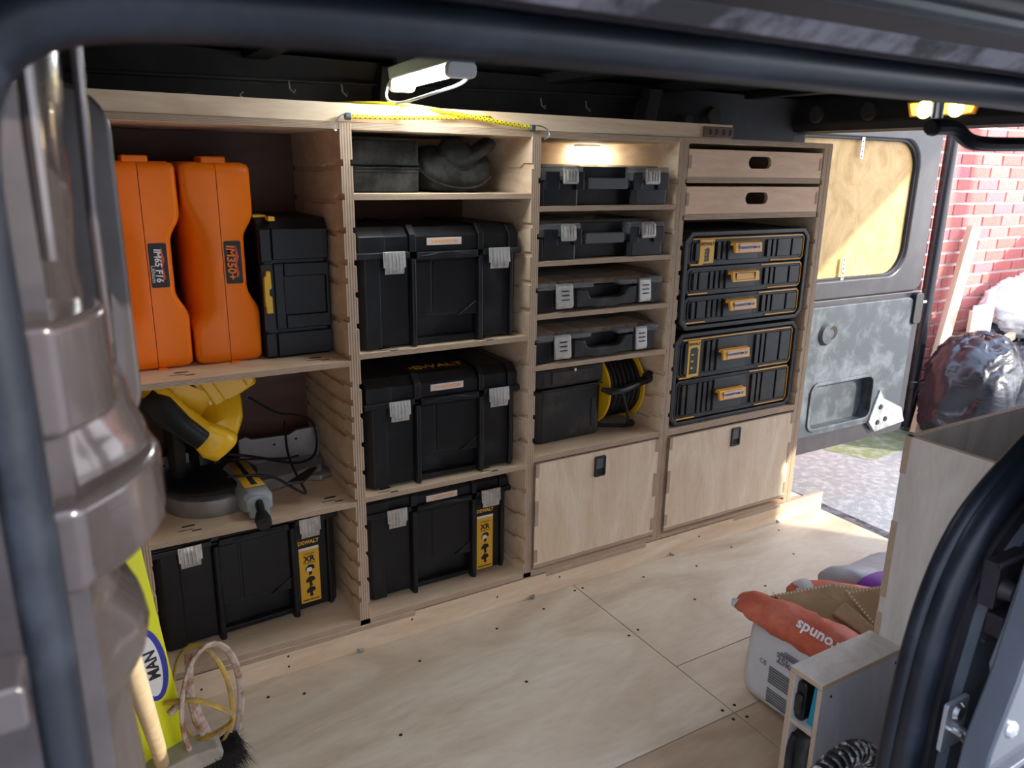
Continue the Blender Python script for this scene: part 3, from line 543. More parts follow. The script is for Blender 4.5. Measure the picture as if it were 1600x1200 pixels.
# ============================================================ TOOL BOXES
def toolbox(label, W, H, D, loc, rz=0, lidh=0.075, latch=(0.135, 0.265, 0.785, 0.925), latch_z=0.0, sticker=False, strip=True, topword=False, dusty=False, matx=None, group=None):
    P = matx or BLACKP
    t = thing('tool_box', label, 'tool box', loc, (0, 0, rz), group); zl = H - lidh
    x1, x2 = 0.30 * W, 0.72 * W
    mb = MB()
    c = 0.022
    mb.prism([(0.004, 0.03), (W - 0.004, 0.03), (W - 0.004, D), (0.004, D)], 'z', 0.0, zl)
    mb.prism([(0.0, 0.032), (0.0, c), (c * .8, 0.0), (0.125 * W, 0.0), (0.135 * W, 0.01), (0.135 * W, 0.032)], 'z', 0.004, zl)
    mb.prism([(W, 0.032), (W, c), (W - c * .8, 0.0), (W - 0.055 * W, 0.0), (W - 0.06 * W, 0.01), (W - 0.06 * W, 0.032)], 'z', 0.004, zl)
    mb.box(0.13 * W, x1, 0.010, 0.032, 0.006, zl).box(x2 + 0.03 * W, 0.945 * W, 0.010, 0.032, 0.006, zl)
    for xa in (x1, x2): mb.prism([(xa, 0.032), (xa, -0.002), (xa + 0.004, -0.008), (xa + 0.030 * W, -0.008), (xa + 0.036 * W, -0.002), (xa + 0.036 * W, 0.032)], 'z', -0.004 if sticker else 0.002, zl - 0.004)
    zr = 0.27 * (H - lidh) + 0.01
    mb.box(x1 + 0.03 * W, 0.435 * W, 0.004, 0.032, zr + 0.012, zl - 0.012).box(0.45 * W, x2, 0.006, 0.032, zr + 0.012, zl - 0.012).box(x1, x2, 0.008, 0.032, zr, zl)
    mb.prism([(0.60 * W, zr), (x2, zr), (x2, zr + 0.035)], 'y', 0.002, 0.03)
    mb.box(x1 + 0.02 * W, x2, 0.008, 0.032, 0.004, 0.018)
    body = mb.build('body', P, t, 0.0022)
    lb = MB()
    def seg(xa, xb, yo, zt=0.0): lb.prism([(yo, zl + 0.012), (D + 0.004, zl + 0.012), (D + 0.004, H - 0.014), (D - 0.02, H - 0.002 + zt), (yo + 0.026, H - 0.002 + zt), (yo, H - 0.024 + zt)], 'x', xa, xb)
    seg(0.002, 0.16 * W, 0.0); seg(0.16 * W, x1, 0.006, -0.001); seg(x1 - 0.002, x1 + 0.036 * W, -0.006, 0.004); seg(x1 + 0.036 * W, x2, 0.001, -0.002); seg(x2, x2 + 0.036 * W, -0.006, 0.004); seg(x2 + 0.036 * W, 0.93 * W, 0.006, -0.001); seg(0.93 * W, W - 0.002, 0.0)
    lid = lb.build('lid', P, t, 0.0025)
    rb = MB(); rb.box(-0.004, x1, -0.006, D + 0.008, zl - 0.002, zl + 0.014).box(x1 + 0.036 * W, x2, -0.009, 0.03, zl - 0.006, zl + 0.012).box(x2 + 0.036 * W, W + 0.006, -0.006, D + 0.008, zl - 0.002, zl + 0.014)
    rb.build('lid_rim', DUSTP if dusty else P, t, 0.003)
    MB().tube(smooth([(x1 + 0.06 * W, -0.008, zl + 0.002), (0.42 * W, -0.010, zl + 0.004), (0.46 * W, -0.014, zl + 0.010), (0.58 * W, -0.014, zl + 0.010), (0.62 * W, -0.010, zl + 0.004), (x2 - 0.02 * W, -0.008, zl + 0.002)]), 0.003, 6).build('handle_lip', DUSTP, t)
    for a, b in (latch[:2], latch[2:]):
        x0_, x1_ = a * W, b * W; zc = zl + 0.012 + latch_z; w_ = x1_ - x0_
        lm = MB(); lm.prism([(-0.0135, zc + 0.004), (-0.0165, zc - 0.030), (-0.0125, zc - 0.050), (-0.010, zc - 0.050), (-0.012, zc - 0.03), (-0.009, zc + 0.004)], 'x', x0_ + 0.004, x1_ - 0.004)
        lm.prism([(-0.012, zc + 0.004), (-0.0155, zc - 0.034), (-0.012, zc - 0.034), (-0.009, zc + 0.004)], 'x', x0_, x1_)
        la = lm.build('latch', LATCHM, t, 0.0012)
        rbm = MB()
        for k in range(4): xx = x0_ + w_ * (0.26 + 0.16 * k); rbm.prism([(-0.0135, zc + 0.002), (-0.0195, zc - 0.016), (-0.0185, zc - 0.040), (-0.013, zc - 0.046)], 'x', xx - 0.002, xx + 0.002)
        rbm.build('latch_ribs', LATCHM, la, 0.0008)
    if strip:
        s_ = MB().box(0.405 * W, 0.62 * W, -0.0008, 0.002, H - 0.048, H - 0.030).build('name_strip', PAPER, t, 0.0006); o = MB().box(0.415 * W, 0.5 * W, -0.0012, 0, H - 0.043, H - 0.036)
        text('TOUGHSYSTEM', 0.0105, AMBER, s_, (0.512 * W, -0.001, H - 0.039), bold=0.0001)
    if topword: text('DEWALT', 0.045, AMBER, lid, (0.50 * W, 0.085, H - 0.0035), (0, 0, 0), bold=0.0006)
    if sticker:
        sx0, sx1 = 0.775 * W, 0.895 * W; sz0, sz1 = sticker; sw = sx1 - sx0; cx = (sx0 + sx1) / 2; y = 0.0092
        st = MB().box(sx0, sx1, y, 0.0105, sz0, sz1).build('sticker', LABELY, t); hh = sz1 - sz0
        MB().box(sx0, sx1, y - 0.0003, y + 0.0005, sz1 - hh * 0.16, sz1).build('sticker_band', DARKBLK, st)
        MB().box(sx0, sx1, y - 0.0003, y + 0.0005, sz1 - hh * 0.20, sz1 - hh * 0.165).build('sticker_strip', WHITEP, st)
        text('DEWALT', sw * 0.26, LABELY, st, (cx, y - 0.0006, sz1 - hh * 0.085), bold=0.0005)
        text('CORDLESS', sw * 0.12, DARKBLK, st, (cx, y - 0.0004, sz1 - hh * 0.26)); text('XR', sw * 0.42, DARKBLK, st, (cx, y - 0.0005, sz1 - hh * 0.34), bold=0.0008)
        MB().box(sx0 + sw * .2, sx1 - sw * .2, y - 0.0003, y, sz1 - hh * 0.405, sz1 - hh * 0.395).build('rule', DARKBLK, st)
        for k, zz in enumerate((0.50, 0.68, 0.84)):
            b = MB(); zz = sz1 - hh * zz; r = random.Random(k + int(H * 1000))
            b.prism([(cx - sw * .22, zz + .004), (cx - sw * .05, zz + .014), (cx + sw * .20, zz + .012), (cx + sw * .26, zz + .002), (cx + sw * .08, zz - .002), (cx + sw * .12, zz - .014), (cx - sw * .04, zz - .015), (cx - sw * .06, zz - .002), (cx - sw * .2, zz - .004)], 'y', y - 0.0004, y)
            b.build('tool_picture', DARKBLK, st)
            if k < 2: text('+', sw * 0.3, DARKBLK, st, (cx, y - 0.0004, zz - hh * 0.085))
        MB().prism(rrect(cx - sw * .16, cx + sw * .12, sz1 - hh * .5 - .006, sz1 - hh * .5 + .006, .005), 'y', y - 0.0006, y - 0.0003).build('saw_picture', WHITEP, st)
        MB().box(sx0 + sw * .08, sx1 - sw * .08, y - 0.0004, y, sz0 + hh * .03, sz0 + hh * .045).build('small_print', DARKBLK, st)
    if topword or dusty:
        pass
    return t
toolbox('large black two-latch tool box on the second shelf of the second bay, scuffed, plain front', 0.445, 0.300, 0.33, (0.019, 0.016, 0.8135), 0.0, dusty=True)
toolbox('large black tool box with orange lettering on its lid, middle of the second bay', 0.440, 0.298, 0.33, (0.029, 0.026, 0.4375), -0.02, topword=True)
toolbox('black tool box with yellow XR sticker on the bottom shelf of the second bay', 0.440, 0.312, 0.32, (0.0285, 0.062, 0.0945), -0.01, lidh=0.062, sticker=(0.008, 0.212), latch_z=0.002)
toolbox('black tool box with yellow XR sticker at the bottom of the leftmost bay', 0.452, 0.300, 0.30, (-0.488, 0.083, 0.0945), 0.055, lidh=0.040, latch=(0.125, 0.245, 0.775, 0.90), sticker=(0.022, 0.215), strip=False)

# squat organisers with clear lids, third bay
def organiser_grey(label, loc, W=0.44, H=0.108, D=0.34):
    t = thing('organiser_case', label, 'case', loc, (0, 0, 0), 'clear-lidded organisers with grey handles')
    zl = 0.60 * H; mb = MB(); mb.box(0.0, W, 0.034, D, 0.0, zl)
    for xa, xb in ((0.0, 0.285 * W), (0.70 * W, W)): mb.prism([(xa, 0.04), (xa, 0.012), (xa + 0.012, 0.0), (xb - 0.008, 0.0), (xb, 0.008), (xb, 0.04)], 'z', 0.0, zl)
    mb.box(0.28 * W, 0.71 * W, 0.030, 0.036, 0.0, H * 0.95)
    mb.build('body', BLACKP, t, 0.003)
    lb = MB().box(0.004, W - 0.004, 0.036, D, H - 0.012, H - 0.008)
    for xa, xb in ((0.03 * W, 0.13 * W), (0.25 * W, 0.31 * W), (0.70 * W, 0.77 * W), (0.90 * W, 0.99 * W)): lb.box(xa, xb, -0.006, 0.05, H * 0.38, H - 0.02)
    lb.build('lid_posts', pbr('blue_black_plastic', (0.010, 0.012, 0.018), 0.3), t, 0.005)
    cb = MB().box(0.0, 0.31 * W, -0.002, 0.05, zl, H - 0.004).box(0.69 * W, W, -0.002, 0.05, zl, H - 0.004).box(0.0, W, 0.045, D, zl, H)
    cb.build('clear_lid', CLEAR, t, 0.006, 3)
    for k, xa in enumerate((0.04, 0.28, 0.52, 0.76)):
        MB().box(xa * W, (xa + 0.21) * W, 0.07, D - 0.02, zl - 0.02, zl + 0.01).build('bin', (GREY, YELLOW, GREY, GREY)[k], t, 0.003)
    for xa, xb in ((0.15 * W, 0.255 * W), (0.79 * W, 0.90 * W)):
        zc = H - 0.006; l = MB().prism([(-0.004, zc), (-0.012, zc - 0.006), (-0.016, zc - 0.040), (-0.010, zc - 0.046), (-0.006, zc - 0.04), (-0.004, zc - 0.006)], 'x', xa, xb).build('latch', LATCHM, t, 0.0015)
        r = MB()
        for k in range(4): xx = xa + (xb - xa) * (0.2 + 0.2 * k); r.prism([(-0.01, zc - 0.004), (-0.0195, zc - 0.012), (-0.0195, zc - 0.034), (-0.014, zc - 0.040)], 'x', xx - 0.0018, xx + 0.0018)
        r.build('latch_ribs', LATCHM, l, 0.0007)
    MB().box(0.345 * W, 0.655 * W, -0.004, 0.012, 0.40 * H, 0.68 * H).box(0.30 * W, 0.70 * W, 0.01, 0.034, 0.44 * H, 0.64 * H).build('grip', GREY, t, 0.003)
organiser_grey('clear-lidded black organiser with grey handle on the top shelf of the third bay', (0.523, 0.008, 1.157))
organiser_grey('clear-lidded black organiser with grey handle, second from top in the third bay', (0.523, 0.008, 1.012), 0.436, 0.103)
def organiser_loop(label, loc, W=0.44, H=0.098, D=0.33):
    t = thing('organiser_case', label, 'case', loc, (0, 0, 0), 'organisers with moulded loop handles')
    zl = 0.72 * H; mb = MB(); mb.box(0, W, 0.03, D, 0, zl - 0.004)
    for xa, xb in ((0.0, 0.12 * W), (0.12 * W, 0.26 * W), (0.80 * W, 0.90 * W), (0.895 * W, 0.985 * W)): mb.box(xa, xb, 0.006 if (xa == 0.12 * W or xa == 0.80 * W) else 0.0, 0.034, 0.002, zl - 0.006)
    mb.build('body', BLACKP, t, 0.004)
    lb = MB().box(0.0, 0.125 * W, -0.006, 0.04, zl - 0.008, zl + 0.012).box(0.27 * W, 0.42 * W, -0.008, 0.03, zl - 0.006, zl + 0.008).box(0.64 * W, 0.78 * W, -0.008, 0.03, zl - 0.006, zl + 0.008).box(0.885 * W, W, -0.006, 0.04, zl - 0.008, zl + 0.012)
    lb.build('lid_lip', CLEAR, t, 0.004)['kind'] = 'stuff'
    MB().prism([(0.01, zl), (D, zl), (D, H), (0.05, H), (0.015, zl + 0.012)], 'x', 0.004, W - 0.004).build('clear_lid', SMOKE, t, 0.004)
    for k in range(5):
        MB().box((0.02 + 0.195 * k) * W, (0.02 + 0.195 * k + 0.175) * W, 0.035, 0.14, zl - 0.02, zl + 0.012).build('bin', AMBER if k in (0, 4) else GILT, t, 0.003)
    for xa, xb in ((0.125 * W, 0.25 * W), (0.79 * W, 0.885 * W)):
        l = MB().prism([(-0.006, zl + 0.010), (-0.012, zl + 0.004), (-0.018, zl - 0.052), (-0.013, zl - 0.060), (-0.008, zl - 0.058), (-0.004, zl)], 'x', xa, xb).build('latch', LATCHM, t, 0.002)
        r = MB(); cx = (xa + xb) / 2
        for k in range(3): r.box(cx - 0.012, cx + 0.012, -0.0190 + 0.001 * k, -0.012, zl - 0.036 + k * 0.012, zl - 0.033 + k * 0.012)
        r.build('latch_slots', DARKBLK, l, 0.0008)
    hb = MB(); yy = -0.008
    hb.prism([(0.285 * W, 0.010), (0.42 * W, 0.010), (0.44 * W, 0.006), (0.60 * W, 0.006), (0.63 * W, 0.010), (0.765 * W, 0.010), (0.765 * W, zl - 0.01), (0.70 * W, zl - 0.012), (0.67 * W, 0.038), (0.62 * W, 0.032), (0.43 * W, 0.032), (0.385 * W, 0.038), (0.36 * W, zl - 0.012), (0.285 * W, zl - 0.01)], 'y', -0.012, 0.02)
    hb.build('loop_handle', DUSTP, t, 0.004, 3)
organiser_loop('clear-lidded black organiser with loop handle, third from top in the third bay', (0.524, 0.012, 0.8675))
organiser_loop('clear-lidded black organiser with loop handle, fourth from top in the third bay', (0.524, 0.012, 0.7235), 0.436, 0.098)

# black dry box and cable reel at the foot of the third bay
bb = thing('dry_box', 'scuffed black lidded box beside the cable reel in the third bay', 'box', (0.570, 0.075, 0.4545), (0, 0, 0.03))
MB().prism(chamf(0, 0.25, 0, 0.22, 0.018), 'z', 0.0, 0.166).build('body', GRIMEP, bb, 0.010, 3); MB().prism(chamf(-0.004, 0.256, -0.004, 0.224, 0.018), 'z', 0.171, 0.232).build('lid', GRIMEP, bb, 0.010, 3)
MB().box(0.05, 0.20, -0.0075, 0.0, 0.182, 0.222).build('lid_panel', GRIMEP, bb, 0.003); MB().lathe([(0.0001, -0.012), (0.005, -0.011), (0.005, -0.007), (0.0001, -0.007)], 'y', (0.13, 0, 0.222), 10).build('stud', STEEL, bb)
MB().tube([(0.015, -0.005, 0.167), (0.24, -0.005, 0.167)], 0.003, 6).build('seam_bead', DUSTP, bb); MB().box(0.205, 0.222, -0.002, 0.003, 0.03, 0.12).build('side_groove', DARKBLK, bb)
rl = thing('cable_reel', 'yellow-flanged reel wound with black cable beside the dry box', 'cable reel', (0.905, 0.175, 0.584))
for x, r in ((-0.075, 0.120), (0.060, 0.120)):
    MB().lathe([(0.03, x - 0.004), (r - 0.004, x - 0.004), (r, x), (r - 0.004, x + 0.004), (0.03, x + 0.004)], 'x', n=40).build('flange', YELLOW, rl, 0.001)
for k in range(7):
    x = -0.062 + k * 0.018; MB().tube([(x + 0.003 * math.sin(a * 0.5), 0.098 * math.cos(a), 0.098 * math.sin(a)) for a in [2 * math.pi * i / 36 for i in range(36)]], 0.0085, 8, closed=True).build('cable_turn', DARKBLK, rl)
MB().lathe([(0.0001, -0.07), (0.088, -0.07), (0.088, 0.056), (0.0001, 0.056)], 'x', n=24).build('drum', DARKBLK, rl)
MB().tube([(-0.115, -0.125, 0.024), (-0.09, -0.135, 0.016), (-0.04, -0.13, 0.014), (0.03, -0.12, 0.024), (0.085, -0.11, 0.036)], [0.007, 0.0115, 0.012, 0.0135, 0.014], 10).build('carry_handle', BLACKP, rl, 0)
MB().tube([(0.06, -0.112, 0.032), (0.105, -0.105, 0.04)], 0.019, 14).build('handle_end', DARKBLK, rl, 0.003)
MB().tube([(-0.04, -0.128, 0.01), (-0.015, -0.125, -0.05), (0.01, -0.11, -0.11)], 0.005, 6).tube([(-0.1, -0.02, -0.1235), (0.02, -0.09, -0.1235), (0.05, -0.06, -0.123)], 0.006, 6).build('stand', DARKBLK, rl)
MB().tube([(0.01, -0.112, -0.105), (0.025, -0.105, -0.112)], 0.012, 10).build('foot', DARKBLK, rl)

# tough drawer cases, fourth bay
def drawer_case(label, W, H, D, loc, n, stick, rz=0.0, grime=None):
    t = thing('drawer_case', label, 'case', loc, (0, 0, rz), None)
    cs = MB(); cs.prism(chamf(0, W, 0, H, 0.022), 'y', 0.022, D).build('shell', DUSTP, t, 0.004)
    MB().ring_plate((0, W, 0, H, 0.026), (0.018, W - 0.018, 0.014, H - 0.014, 0.018), 0.0, 0.024, n=1).build('front_frame', DUSTP, t, 0.004)
    hz = [(0.016 + i * (H - 0.032) / n) for i in range(n + 1)]
    for i in range(n):
        z0, z1 = hz[i] + 0.0015, hz[i + 1] - 0.0015; row = n - 1 - i; x0, x1 = 0.02, W - 0.022
        d = MB().prism(chamf(x0, x1, z0, z1, 0.010), 'y', 0.004, 0.2).build('drawer', DUSTP if not (grime and i == 0) else GRIMEP, t, 0.002)
        hh = z1 - z0
        pr = chamf(x0 + 0.006, x1 - 0.006, z0 + 0.006, z1 - 0.005, 0.010)
        top = [(pr[7][0], pr[6][1] - 0.01)] if 0 else None
        MB().tube([(x, 0.0025, z) for x, z in (pr[5], pr[4], pr[3], pr[2], pr[1], (x1 - 0.16, z0 + 0.006))] if row == 0 else [(x, 0.0025, z) for x, z in ((x1 - 0.2, z1 - 0.005), pr[4], pr[3], pr[2], pr[1], (x1 - 0.16, z0 + 0.006))], 0.0022, 6).build('amber_line', AMBER, d)
        MB().box(x0 + 0.01, x0 + (0.09 if row != 0 else 0.06), 0.0005, 0.005, z0 + 0.004, z0 + 0.008).build('amber_tab', AMBER, d)
        MB().ring_plate((x0 + 0.012, x1 - 0.014, z0 + 0.012, z1 - 0.010, 0.009), (x0 + 0.015, x1 - 0.017, z0 + 0.015, z1 - 0.013, 0.008), 0.0015, 0.006, n=1).build('pressed_outline', DUSTP, d)
        for fx0, fx1 in ((0.045, 0.075), (0.085, 0.155), (0.165, 0.195), (0.205, 0.235), (0.245, 0.27), (0.60, 0.635), (0.645, 0.675), (0.685, 0.80), (0.81, 0.90)):
            if row == 0 and 0.08 < fx0 < 0.19: continue
            MB().box(x0 + fx0 * W, x0 + fx1 * W - 0.002, -0.002, 0.006, z0 + 0.018, z1 - 0.015).build('moulded_rib', GRIMEP if (grime and i == 0) else DUSTP, d, 0.0018)
        hx0, hx1 = 0.315 * W + 0.012, 0.535 * W + 0.008
        MB().box(hx0 - 0.006, hx1 + 0.006, -0.0005, 0.006, z0 + 0.014, z1 - 0.012).build('handle_recess', DARKBLK, d, 0.003)
        zt = z1 - 0.016 if hh < 0.11 else z0 + hh * 0.66; hgt = min(0.034, hh * 0.42)
        h = MB().prism([(-0.004, zt), (-0.022, zt - 0.003), (-0.026, zt - hgt), (-0.018, zt - hgt), (-0.014, zt - 0.012), (0.002, zt - 0.012)], 'x', hx0, hx1).build('handle', AMBER, d, 0.002)
        if not (n == 3 and row == 1):
            lb = MB().box(hx0 + 0.018, hx1 - 0.016, -0.0262, -0.0235, zt - hgt + 0.005, zt - 0.007).build('handle_label', PAPER, h)
            text('TOUGHSYSTEM 2.0', 0.011, HOLE, lb, ((hx0 + hx1) / 2, -0.0265, zt - hgt / 2 - 0.001), bold=0.0001)
        else:
            MB().ring_plate((hx0 + 0.014, hx1 - 0.02, zt - hgt + 0.006, zt - 0.006, 0.001), (hx0 + 0.0148, hx1 - 0.0208, zt - hgt + 0.0068, zt - 0.0068, 0.0008), -0.0258, -0.0225, n=1).build('handle_outline', HOLE, h)
        if row == 0:
            sx, sw, sz0, sz1 = stick; z_a, z_b = z0 + sz0 * hh, z0 + sz1 * hh
            s = MB().box(sx, sx + sw, -0.0030, 0.0045, z_a, z_b).build('sticker', LABELY, d); sh = z_b - z_a
            text('DEWALT', sw * 0.235, DARKBLK, s, (sx + sw / 2, -0.0034, z_b - sw * 0.22), bold=0.0004)
            m2 = MB(); zz0, zz1 = z_a + sh * 0.08, z_b - sw * 0.42; cx = sx + sw / 2; ww = sw * (0.16 if n == 3 else 0.33)
            m2.prism([(cx - ww, zz0), (cx + ww, zz0), (cx + ww * 1.05, zz0 + (zz1 - zz0) * .9), (cx + ww * .5, zz1), (cx - ww * .8, zz1 - 0.003), (cx - ww, zz1 - 0.008)], 'y', -0.0034, -0.003); m2.build('case_picture', DARKBLK, s)
            for k in range(3): MB().box(cx - ww * .7, cx - ww * .1, -0.0037, -0.0034, zz0 + (zz1 - zz0) * (.2 + .25 * k), zz0 + (zz1 - zz0) * (.26 + .25 * k)).build('picture_mark', LABELY, s)
    for k in range(4):
        z = H * (0.15 + 0.235 * k); MB().box(-0.010, 0.002, 0.004, 0.02, z, z + 0.016).build('side_lug', DARKBLK, t, 0.002)
    return t
drawer_case('dusty black three-drawer case with amber handles and small sticker', 0.562, 0.304, 0.35, (1.040, 0.004, 0.7715), 3, (0.062, 0.058, 0.10, 0.92))
drawer_case('grimy black two-drawer case with amber handles and tall sticker, under the three-drawer case', 0.570, 0.306, 0.35, (1.036, 0.012, 0.4545), 2, (0.058, 0.050, 0.06, 0.94), grime=True)

# small case and canvas bag, top of the second bay
sc_ = thing('equipment_case', 'small charcoal hard case at the left of the second bay\'s top shelf', 'case', (0.032, 0.075, 1.190))
MB().prism(chamf(0, 0.178, 0, 0.25, 0.006), 'z', 0.0, 0.060).build('lower_shell', FABRIC, sc_, 0.012, 3); MB().prism(chamf(0, 0.178, 0, 0.25, 0.006), 'z', 0.063, 0.122).build('upper_shell', FABRIC, sc_, 0.012, 3)
for z in (0.050, 0.058, 0.068): MB().ring_plate((-0.003, 0.181, -0.003, 0.253, 0.012), (0.004, 0.174, 0.004, 0.246, 0.01), z - 0.0015, z + 0.0015, axis='z').build('shell_bead', FABRIC, sc_)
def bagshape(x, y, z): return x * (1.0 - 0.22 * max(0, z / 0.13 - 0.5)), y, z - 0.012 * math.cos(x * 14)
cb = thing('canvas_bag', 'crumpled black canvas bag beside the small charcoal case', 'bag', (0.325, 0.17, 1.190))
blobmesh('bag_body', FABRIC, cb, (0.225, 0.20, 0.122), 56, 2.6, (0, 0, 0), amp=0.008, sc=16, seed=3, shape=bagshape)
o = blobmesh('folded_strap', FABRIC, cb, (0.13, 0.05, 0.022), 28, 4, (0.045, -0.085, 0.088), (0.2, -0.5, 0.2), 0.003, 30, 4)
blobmesh('gathered_top', FABRIC, cb, (0.10, 0.07, 0.075), 32, 2.2, (-0.02, -0.06, 0.055), (0.3, 0.6, 0), 0.010, 30, 8)
MB().tube(smooth([(-0.108, -0.055, 0.07), (-0.095, -0.088, 0.035), (-0.03, -0.104, 0.010), (0.05, -0.100, 0.012), (0.10, -0.07, 0.04)], 3), 0.0032, 6).build('piping', FABRIC, cb)

# orange nailer cases
def nailcase(label, x0, W, y0, D, word, sub, wcol, dz=0):
    t = thing('nailer_case', label, 'case', (x0, y0, 0.800 + dz), (0, 0, 0), None); H = 0.455
    def ss(a, b, v): v = max(0.0, min(1.0, (v - a) / (b - a))); return v * v * (3 - 2 * v)
    zz = [0, 0.003, 0.010, 0.025] + [0.05 + 0.0125 * k for k in range(29)] + [0.43, 0.442, 0.450, 0.455]
    def half(side):
        mb = MB(); rings = []; cx = W * 0.5
        for z in zz:
            e = min(z, H - z); ins = 0.016 - math.sqrt(max(0, 0.016 ** 2 - (0.016 - min(e, 0.016)) ** 2))
            wr_ = ss(0.115, 0.175, z) * (1 - ss(0.285, 0.345, z)); wl = ss(0.075, 0.13, z) * (1 - ss(0.27, 0.40, z))
            narrow = 0.024 * wr_ if side > 0 else 0.0; k = 0.040 * wl if side < 0 else 0.0
            xo = W / 2 - narrow - ins - 0.001; yf = ins; r = 0.014
            pts = [(0.0007, yf), (xo - r - k, yf), (xo - r * .3 - k * .72, yf + r * .3 + k * .2), (xo - k * .3, yf + r + k * .75), (xo, yf + r + k * 1.6 + 0.01), (xo, D - r), (xo - r, D), (0.0007, D)]
            rings.append([(cx + side * px, py, z) for px, py in pts])
        mb.loft(rings); return mb.build('case_shell', ORANGE, t, 0, 2, 50)
    half(-1); half(1)
    MB().box(W * .5 - 0.028, W * .5 + 0.024, 0.006, 0.10, H - 0.004, H + 0.012).build('carry_lug', ORANGE, t, 0.004); MB().prism([(W * .5, 0.004), (W * .5 + 0.018, 0.004), (W * .5 + 0.004, -0.010), (W * .5 - 0.006, -0.010)], 'y', -0.004, 0.02).build('hinge_tab', ORANGE, t, 0.001)
    MB().box(W * .5 - 0.05, W * .5 - 0.01, 0.03, 0.2, -0.0002, 0.004).build('foot', ORANGE, t)
    lx0, lx1, lz0, lz1 = W * .5 + 0.004, W * .5 + 0.036, 0.186, 0.283
    lb = MB().prism(rrect(lx0, lx1 + 0.005, lz0, lz1, 0.004), 'y', -0.0012, 0.004).build('badge', DARKBLK, t); rr = (math.pi / 2, math.pi / 2, 0)
    cx = lx0 + (0.013 if not sub else 0.017)
    text(word, 0.0255 if not sub else 0.0195, wcol, lb, (cx, -0.0016, (lz0 + lz1) / 2), rr, bold=0.0005, shear=0.1)
    if sub: text(sub, 0.0125, WHITEP, lb, (lx0 + 0.006, -0.0016, lz0 + 0.03), rr)
    MB().prism([(lx1 - 0.008, lz0 + 0.012), (lx1 - 0.002, lz0 + 0.02), (lx1 - 0.006, lz0 + 0.045), (lx1 - 0.001, lz0 + 0.06), (lx1 - 0.006, lz1 - 0.008), (lx1 - 0.010, lz0 + 0.05)], 'y', -0.0016, 0.0).build('badge_emblem', REDP, lb)
nailcase('tall orange nailer case badged IM65 F16, leftmost in the top left bay', -0.500, 0.154, 0.110, 0.24, 'IM65 F16', 'Lithium', WHITEP, 0)
nailcase('tall orange nailer case badged IM350+, between the other orange case and the black one', -0.342, 0.152, 0.108, 0.24, 'IM350+', '', ORANGE, 0.0)
pc = thing('power_tool_case', 'black case standing on end with a yellow latch, right of the orange cases', 'case', (-0.186, 0.100, 0.7998), (0, 0, 0.0))
mb = MB(); W = 0.166; H = 0.332; D = 0.28
mb.prism(chamf(0, W, 0.008, D, 0.010), 'z', 0.0, H - 0.03).prism([(0.008, H - 0.03), (D, H - 0.03), (D, H), (0.03, H)], 'x', 0.0, W).build('body', BLACKP, pc, 0.004)
fm = MB().box(0.002, 0.028, 0.0, 0.012, 0.004, 0.062).box(0.030, W - 0.002, 0.0, 0.012, 0.004, 0.062).box(0.002, 0.028, -0.001, 0.012, 0.232, H - 0.024).box(0.030, W - 0.003, 0.0, 0.012, 0.236, H - 0.024)
fm.box(0.030, 0.054, 0.0, 0.012, 0.070, 0.228).box(0.054, W - 0.003, 0.0, 0.012, 0.070, 0.104).box(0.054, W - 0.003, 0.0, 0.012, 0.196, 0.228).box(W - 0.012, W - 0.003, 0.0, 0.012, 0.10, 0.2)
fm.build('front_panels', BLACKP, pc, 0.003)
MB().box(0.002, 0.027, 0.003, 0.01, 0.068, 0.226).build('latch_channel', DARKBLK, pc)
MB().prism([(0.006, 0.112), (0.021, 0.112), (0.021, 0.152), (0.015, 0.155), (0.015, 0.168), (0.021, 0.172), (0.020, 0.212), (0.010, 0.212), (0.009, 0.202), (0.004, 0.198), (0.004, 0.13), (0.006, 0.126)], 'y', -0.010, 0.004).build('yellow_latch', YELLOW, pc, 0.002)
MB().box(0.025, 0.040, -0.001, 0.03, H - 0.006, H + 0.004).box(0.0, 0.03, 0.04, 0.10, H, H + 0.006).build('yellow_hinge', YELLOW, pc, 0.001)

# ---------------------------------------------------------------- mitre saw
ms = thing('mitre_saw', 'yellow and grey mitre saw on the middle shelf of the left bay', 'saw', (0, 0, 0.4315))
mb = MB(); mb.prism([(-0.47, 0.20), (-0.40, 0.16), (-0.20, 0.16), (-0.04, 0.20), (-0.02, 0.24), (-0.03, 0.30), (-0.15, 0.32), (-0.45, 0.32), (-0.48, 0.26)], 'z', 0.0, 0.038)
mb.prism([(-0.10, 0.20), (-0.05, 0.17), (-0.01, 0.19), (-0.012, 0.24), (-0.10, 0.24)], 'z', 0.0, 0.018)
mb.build('base', ALU, ms, 0.006)
MB().lathe([(0.0001, 0), (0.115, 0), (0.118, 0.02), (0.118, 0.044), (0.10, 0.052), (0.0001, 0.052)], 'z', (-0.325, 0.19, 0), 40).build('turntable', ALU, ms, 0)
MB().lathe([(0.06, 0.052), (0.112, 0.056), (0.118, 0.066), (0.108, 0.072), (0.05, 0.074)], 'z', (-0.33, 0.19, 0), 40).build('mitre_scale', DARKBLK, ms)
MB().prism([(-0.235, 0.03), (-0.02, 0.03), (-0.016, 0.09), (-0.02, 0.118), (-0.08, 0.116), (-0.10, 0.105), (-0.20, 0.108), (-0.215, 0.118), (-0.235, 0.112)], 'y', 0.285, 0.30).build('fence', ALU, ms, 0.003)
MB().prism([(-0.46, 0.03), (-0.28, 0.03), (-0.28, 0.095), (-0.30, 0.10), (-0.46, 0.10)], 'y', 0.285, 0.30).build('fence', ALU, ms, 0.003)
